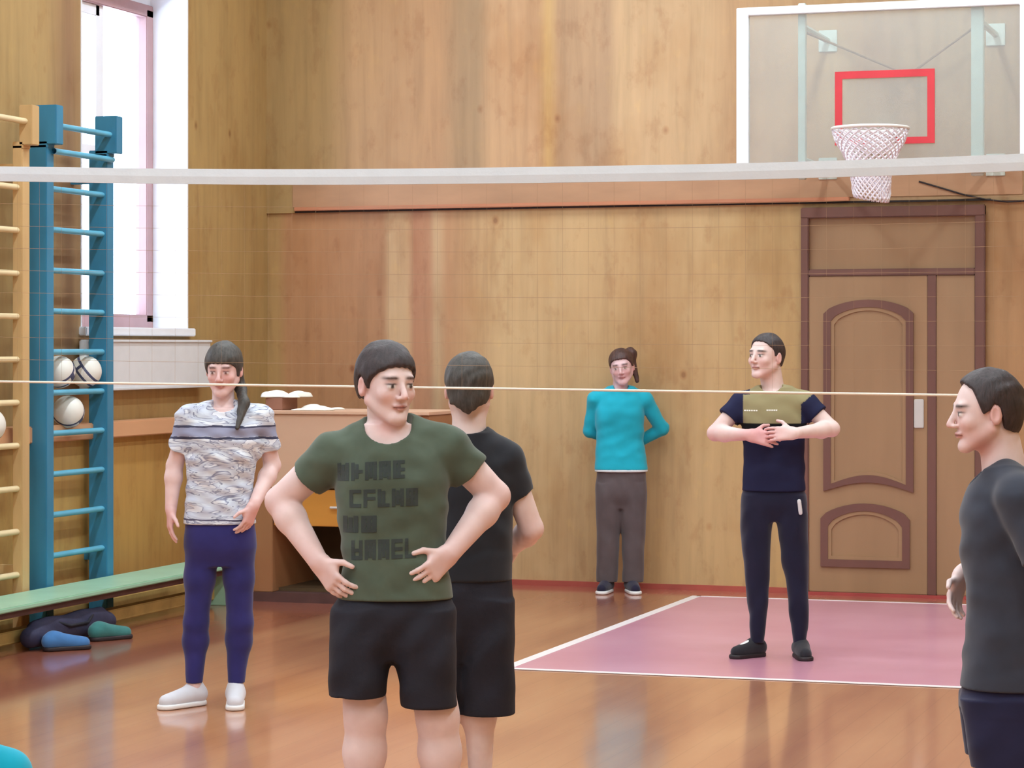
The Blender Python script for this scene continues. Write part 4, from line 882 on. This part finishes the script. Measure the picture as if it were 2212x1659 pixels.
# ------------------------------------------------------------------ person seated on the floor at the lower left corner
def build_corner():
    g = Fig('person in bright turquoise shirt, only the shoulder seen at the lower left corner', -88, 900, 0.006); P = g.P
    hd = Head(V(-.03, -.02, .80), yaw=170, pitch=0, sc=.95)
    F = g.field(V(-.45, -.30, 0), V(.40, .75, .98)); hd.sculpt(F)
    F.cap(V(-.03, .0, .72), V(-.03, 0, .62), .05, .055, .03)
    F.loft([(.10, -.17, .12, 0, .11), (.40, -.16, .10, 0, .09), (.60, -.14, .09, 0, .08)], .02)
    for m in (-1, 1):
        s_ = V(-.03+m*.15, 0, .57); e_ = V(-.03+m*.22, .10, .34); w_ = V(-.03+m*.17, .28, .26); arm(F, s_, e_, w_, .042, .037, .025)
        fingers(F, w_, V(-m*.4, .9, -.2), V(0, 0, -1), (-m, 0, 0), .95, .4)
        k_ = V(-.03+m*.26, .36, .17); F.cap(V(-.03+m*.09, .02, .10), k_, .085, .055, .03); F.cap(k_, V(-.03-m*.02, .50, .06), .052, .036, .03)
    cutz(F, 0.004); finish(F, 'body', M_skin, g, skin_tone(hd))
    F = g.field(V(-.40, -.22, .08), V(.36, .3, .72))
    F.loft([(.12, -.20, .14, 0, .125), (.35, -.18, .12, 0, .11), (.52, -.18, .12, 0, .10), (.63, -.11, .05, 0, .07)], .02)
    for m in (-1, 1):
        s_ = V(-.03+m*.14, 0, .57); e_ = V(-.03+m*.22, .10, .34); F.cap(V(-.03+m*.05, 0, .63), s_, .045, .062, .03); F.cap(s_, e_, .060, .054, .02, cut=(s_+(e_-s_)*.8, e_-s_))
    F.wrinkle(.004, (10, 10, 16), 81); F.cap(V(-.03, 0, .70), V(-.03, 0, .76), .055, .055, .004, op='sub'); finish(F, 't_shirt', cloth_mat('bright_turquoise_jersey', (14, 168, 196), .06), g)
    F = g.field(V(-.42, -.2, 0), V(.36, .7, .30))
    F.loft([(.01, -.20, .14, 0, .13), (.2, -.19, .13, 0, .12)], .02)
    for m in (-1, 1):
        k_ = V(-.03+m*.26, .36, .17); F.cap(V(-.03+m*.09, .02, .11), k_, .10, .068, .03); F.cap(k_, V(-.03-m*.0, .48, .07), .064, .05, .03)
    cutz(F, 0.002); finish(F, 'trousers', M_black, g)
    line = [(-.12, .07), (-.06, .05), (-.02, .0), (.03, -.04), (.12, -.07)]
    hair_cap('hair', hd, M_hair2, g.root, line, .012, .005)
build_corner()
# ------------------------------------------------------------------ volleyball net
NY = 8.2; NX0, NX1 = -6.1, 1.0
def ntop(x):
    pts = [(-6.1, 2.275), (-4.68, 2.231), (-3.9, 2.202), (-3.25, 2.188), (-2.6, 2.182), (-1.85, 2.177), (-1.0, 2.187), (0.0, 2.21), (1.0, 2.25)]
    return float(np.interp(x, [p[0] for p in pts], [p[1] for p in pts]))
def nbot(x): return 1.475+(x+4.68)*(-.031/3.68)
nt = thing('volleyball_net', 'volleyball net with white top tape stretched across the hall', 'net', ((NX0+NX1)/2, NY, 0)); NL = ((NX0+NX1)/2, NY, 0)
xs = np.linspace(NX0, NX1, 72); w = np.convolve(np.pad([ntop(x) for x in xs], 4, mode='edge'), np.ones(9)/9, 'valid')
tp = MB(); vs = []; n = len(xs)
for i, x in enumerate(xs):
    wob = 0.002*math.sin(x*9); t = w[i]
    for dy, dz in ((-.006, .027), (.006, .027), (.008, 0), (.006, -.027), (-.006, -.027), (-.008, 0)): vs.append((x-NL[0], dy+wob, t+dz))
fs = [(i*6+k, i*6+(k+1) % 6, (i+1)*6+(k+1) % 6, (i+1)*6+k) for i in range(n-1) for k in range(6)]+[(0, 1, 2, 3, 4, 5), tuple((n-1)*6+k for k in range(6))]
tp.add(vs, fs).build('top_tape', M_tape, nt)
MB().tube([(x-NL[0], 0, nbot(x)) for x in xs[::3]], 0.0042, 8).build('bottom_rope', M_rope, nt, smooth=True)
nm = MB(); k = 0; x = NX0+0.05
while x < NX1:
    t, b = float(np.interp(x, xs, w))-.027, nbot(x); nm.tube([(x-NL[0], 0, t), (x-NL[0], 0.002, (t+b)/2), (x-NL[0], 0, b)], 0.00032, 4); x += 0.09
for j in range(1, 9):
    nm.tube([(x-NL[0], 0, nbot(x)+(float(np.interp(x, xs, w))-.027-nbot(x))*j/9) for x in xs[::4]], 0.0005, 4)
nm.build('mesh', M_cord, nt)
for x, lab in ((NX0-.05, 'steel net post at the window side of the hall'), (NX1+.05, 'steel net post at the right side of the hall')):
    po = thing('net_post', lab, 'post', (x, NY, 0)); MB().tube([(0, 0, .02), (0, 0, 2.36)], .035, 20).build('pole', M_pole, po, smooth=False)
    MB().tube([(0, 0, 0), (0, 0, .025)], .16, 24).build('base_plate', M_pole, po); MB().sphere((0, 0, 2.36), .036, 16, 8).build('cap', M_pole, po, smooth=True)

# ------------------------------------------------------------------ basketball backboard
BYY = 15.42; bx0, bx1, bz0, bz1 = -3.645, -1.835, 2.655, 3.70
bb = thing('basketball_backboard', 'glass basketball backboard with white frame and red target square above the door', 'backboard', ((bx0+bx1)/2, YB, bz0)); BBL = ((bx0+bx1)/2, YB, bz0)
def b_(mb): return shift(mb, BBL)
fo = [(bx0, bz0), (bx1, bz0), (bx1, bz1), (bx0, bz1)]; fi = [(bx0+.075, bz0+.05), (bx1-.075, bz0+.05), (bx1-.075, bz1-.05), (bx0+.075, bz1-.05)]
b_(MB().frame(fo, fi, BYY-.02, BYY+.03)).build('board_frame', M_boardwhite, bb, bevel=.004)
b_(MB().box(bx0+.05, bx1-.05, BYY-.004, BYY+.004, bz0+.03, bz1-.03)).build('glass_panel', M_glass, bb)
rx0, rx1, rz0, rz1 = -3.03, -2.42, 2.835, 3.285
o = b_(MB().frame([(rx0, rz0), (rx1, rz0), (rx1, rz1), (rx0, rz1)], [(rx0+.045, rz0+.04), (rx1-.045, rz0+.04), (rx1-.045, rz1-.045), (rx0+.045, rz1-.045)], BYY-.008, BYY-.004)).build('target_square', M_red, bb); o['label'] = 'red target rectangle'
for x, wd in ((-3.245, .045), (-2.17, .075)):
    b_(MB().box(x-wd/2, x+wd/2, BYY+.03, BYY+.08, bz0-.02, bz1+.02)).build('upright', M_pole, bb, bevel=.004)
    for z in (bz0+.10, bz1-.12):
        b_(MB().tube([(x, BYY+.07, z), (x, YB-.02, z)], .02, 10)).build('wall_arm', M_pole, bb)
        b_(MB().box(x-.06, x+.06, YB-.035, YB-.02, z-.07, z+.07)).build('wall_plate', M_pole, bb, bevel=.003)
b_(MB().tube([(-3.245, BYY+.07, bz1-.15), (-2.72, YB-.05, bz1-.36)], .008, 8)).build('strut_shadow', M_cord, bb)  # thin tan rods standing in for the V-shaped shadow of the struts
b_(MB().tube([(-2.17, BYY+.07, bz1-.15), (-2.72, YB-.05, bz1-.36)], .008, 8)).build('strut_shadow', M_cord, bb)
RC = (-2.745, 15.42-.38, 2.90)
hp_ = thing('basketball_hoop', 'white basketball hoop with a white net hanging from the glass backboard', 'hoop', (RC[0], BYY, RC[2])); HL = (RC[0], BYY, RC[2])
ring = [(RC[0]+.225*math.cos(a), RC[1]+.225*math.sin(a), RC[2]) for a in np.linspace(0, 2*math.pi, 49)[:-1]]
M_rim = plain('rim_white_paint', (236, 232, 226), .4, .05)
shift(MB().tube(ring, .010, 10, close=True), HL).build('rim', M_rim, hp_, smooth=True)
shift(MB().box(RC[0]-.09, RC[0]+.09, BYY-.15, BYY-.022, RC[2]-.012, RC[2]+.008).box(RC[0]-.09, RC[0]+.09, BYY-.03, BYY-.02, RC[2]-.12, RC[2]+.02), HL).build('rim_bracket', M_rim, hp_, bevel=.003)
# net: knotted cords in two crossing spirals, gathered at the waist
prof = [(0.0, .222), (.06, .205), (.12, .172), (.18, .140), (.22, .122), (.27, .116), (.33, .113), (.385, .108), (.415, .100)]
def rad(z): return float(np.interp(z, [p[0] for p in prof], [p[1] for p in prof]))
hn = MB(); nc = 24
for i in range(nc):
    for sgn in (-1, 1):
        pts = []
        for zi in np.linspace(0, .41, 19):
            a = 2*math.pi*i/nc+sgn*zi*7.6; r_ = rad(zi)+.003*math.sin(zi*60+i); skew = -.04*(zi/.41)**2
            zd = zi*(1+.06*math.cos(a+0.6)*(zi/.41))
            pts.append((RC[0]+r_*math.cos(a)-skew*.2, RC[1]+r_*math.sin(a), RC[2]-.01-zd))
        hn.tube(pts, .0056, 5)
o = shift(hn, HL).build('hoop_net', M_hoopnet, hp_, smooth=True); o['label'] = 'white cord net'

# black cable sagging along the far wall
cv = []
for px, py in ((1985, 392), (2030, 405), (2080, 420), (2130, 431), (2175, 436), (2230, 433), (2300, 425), (2400, 400)):
    cv.append((pxX(px, YB-.03), YB-.03, zz(px, py, YB-.03)))
tag(MB().tube(cv, .006, 6).build('cable', M_cable, smooth=True), 'thin black cable sagging along the wall above the door', 'cable')

# ------------------------------------------------------------------ cabinet in the far corner
cx0, cx1, cy0, cy1, ch = -6.60, -5.42, 14.72, 15.42, 1.20
cb = thing('cabinet', 'wooden cabinet desk with pale upper panel, ochre drawer and dark opening in the corner', 'cabinet', ((cx0+cx1)/2, (cy0+cy1)/2, 0)); CL = ((cx0+cx1)/2, (cy0+cy1)/2, 0)
c_ = lambda m: shift(m, CL)
c_(MB().box(cx0, cx0+.13, cy0, cy1, .06, ch-.02)).build('side_panel', M_cabpost, cb, bevel=.004)
c_(MB().box(cx1-.05, cx1, cy0, cy1, .06, ch-.02)).build('side_panel', M_cabpost, cb, bevel=.004)
c_(MB().box(cx0+.12, cx1-.05, cy0-.015, cy0+.02, .72, ch-.02)).build('front_panel', M_cab, cb, bevel=.003)
c_(MB().box(cx0-.01, cx1+.01, cy0-.03, cy1, ch-.02, ch)).build('top', M_cab, cb, bevel=.003)
dr_ = c_(MB().box(cx0+.14, cx1-.06, cy0, cy0+.4, .48, .71)).build('drawer', M_ochre, cb, bevel=.004)
c_(MB().tube([((cx0+cx1)/2-.06, cy0-.02, .60), ((cx0+cx1)/2+.06, cy0-.02, .60)], .008)).build('handle', M_steel, dr_)
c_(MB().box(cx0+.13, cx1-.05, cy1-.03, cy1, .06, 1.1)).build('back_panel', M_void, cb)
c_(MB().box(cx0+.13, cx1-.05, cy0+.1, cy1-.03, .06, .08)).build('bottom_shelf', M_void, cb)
c_(MB().box(cx0, cx1, cy0-.01, cy1, 0, .06)).build('plinth', M_benchdark, cb)
# things on the cabinet
ba = tag(shift(MB().box(-6.58, -6.46, 14.86, 15.10, 1.20, 1.28), (-6.5, 15, 1.2)).build('box', M_box, bevel=.004), 'small brown box at the left end of the cabinet top', 'box'); ba.location = (-6.5, 15, 1.2)
def crumple(name, x0, x1, y0, y1, z, amp, seed, label, cat, mat=M_paper, nx=22, ny=14, th=.006):
    rs = np.random.RandomState(seed); ph = rs.rand(8)*6.28; cx, cy = (x0+x1)/2, (y0+y1)/2; top = []
    for j in range(ny):
        for i in range(nx):
            u, v = i/(nx-1), j/(ny-1); zq = (abs(math.sin(u*3.3+ph[0]+v*2))*.8+.35*abs(math.sin(v*5+u*7)))*amp*math.sin(math.pi*u)**.4*math.sin(math.pi*v)**.4
            ex = .02*math.sin(v*9+ph[2]); top.append((x0-cx+(x1-x0)*u+ex, y0-cy+(y1-y0)*v+.015*math.sin(u*11+ph[3]), zq+th))
    b = [(x, y, max(0, z_-th)) for x, y, z_ in top]; N = nx*ny; fs = []
    for j in range(ny-1):
        for i in range(nx-1): a = j*nx+i; fs += [(a, a+1, a+nx+1, a+nx), (N+a, N+a+nx, N+a+nx+1, N+a+1)]
    for i in range(nx-1): fs += [(i, N+i, N+i+1, i+1), ((ny-1)*nx+i, (ny-1)*nx+i+1, N+(ny-1)*nx+i+1, N+(ny-1)*nx+i)]
    for j in range(ny-1): a = j*nx; c = a+nx-1; fs += [(a, a+nx, N+a+nx, N+a), (c, N+c, N+c+nx, c+nx)]
    o = MB().add(top+b, fs).build(name, mat, smooth=True); o.location = (cx, cy, z); return tag(o, label, cat)
crumple('cloth', -6.63, -6.37, 14.86, 15.16, 1.281, .045, 3, 'crumpled white cloth lying on the small brown box', 'cloth')
crumple('paper_stack', -6.36, -6.14, 14.80, 15.06, 1.201, .03, 8, 'rumpled white papers on the cabinet top beside the box', 'papers')

# ------------------------------------------------------------------ things under the bench
def bag():
    F = Field(V(-.12, -.52, 0), V(.12, .52, .19), .008); F.cap(V(0, -.42, .07), V(0, .42, .07), .058, .062, 0); F.cap(V(0, -.36, .11), V(0, .36, .12), .045, .04, .03); F.wrinkle(.006, (20, 14, 30), 2); cutz(F, 0.002, .18); v, Q = F.mesh()
    r = thing('sports_bag', 'dark navy sports bag lying under the mint green bench', 'bag', (-6.635, 12.36, 0)); mesh_obj('bag_body', v, Q, M_bag, r)
    MB().tube([(.04, -.2, .13), (.066, -.1, .10), (.066, .1, .10), (.04, .2, .13)], .008, 8).build('strap', M_black, r, smooth=True)
bag()
def lone_shoe(label, loc, rz, m1, m2):
    r = thing('shoe', label, 'shoe', loc, rz); s_ = shoe('upper', r, V(0, .12, 0), V(0, -.13, 0), m1, m2, high=.07); return r
lone_shoe('blue shoe on the floor in front of the dark bag under the bench', (-6.47, 12.02, 0), 2.4, cloth_mat('sky_blue_shoe', (70, 120, 176)), M_solek)
lone_shoe('teal shoe with black sole under the bench, right of the blue shoe', (-6.47, 12.52, 0), 2.6, cloth_mat('teal_shoe', (60, 120, 118)), M_solek)
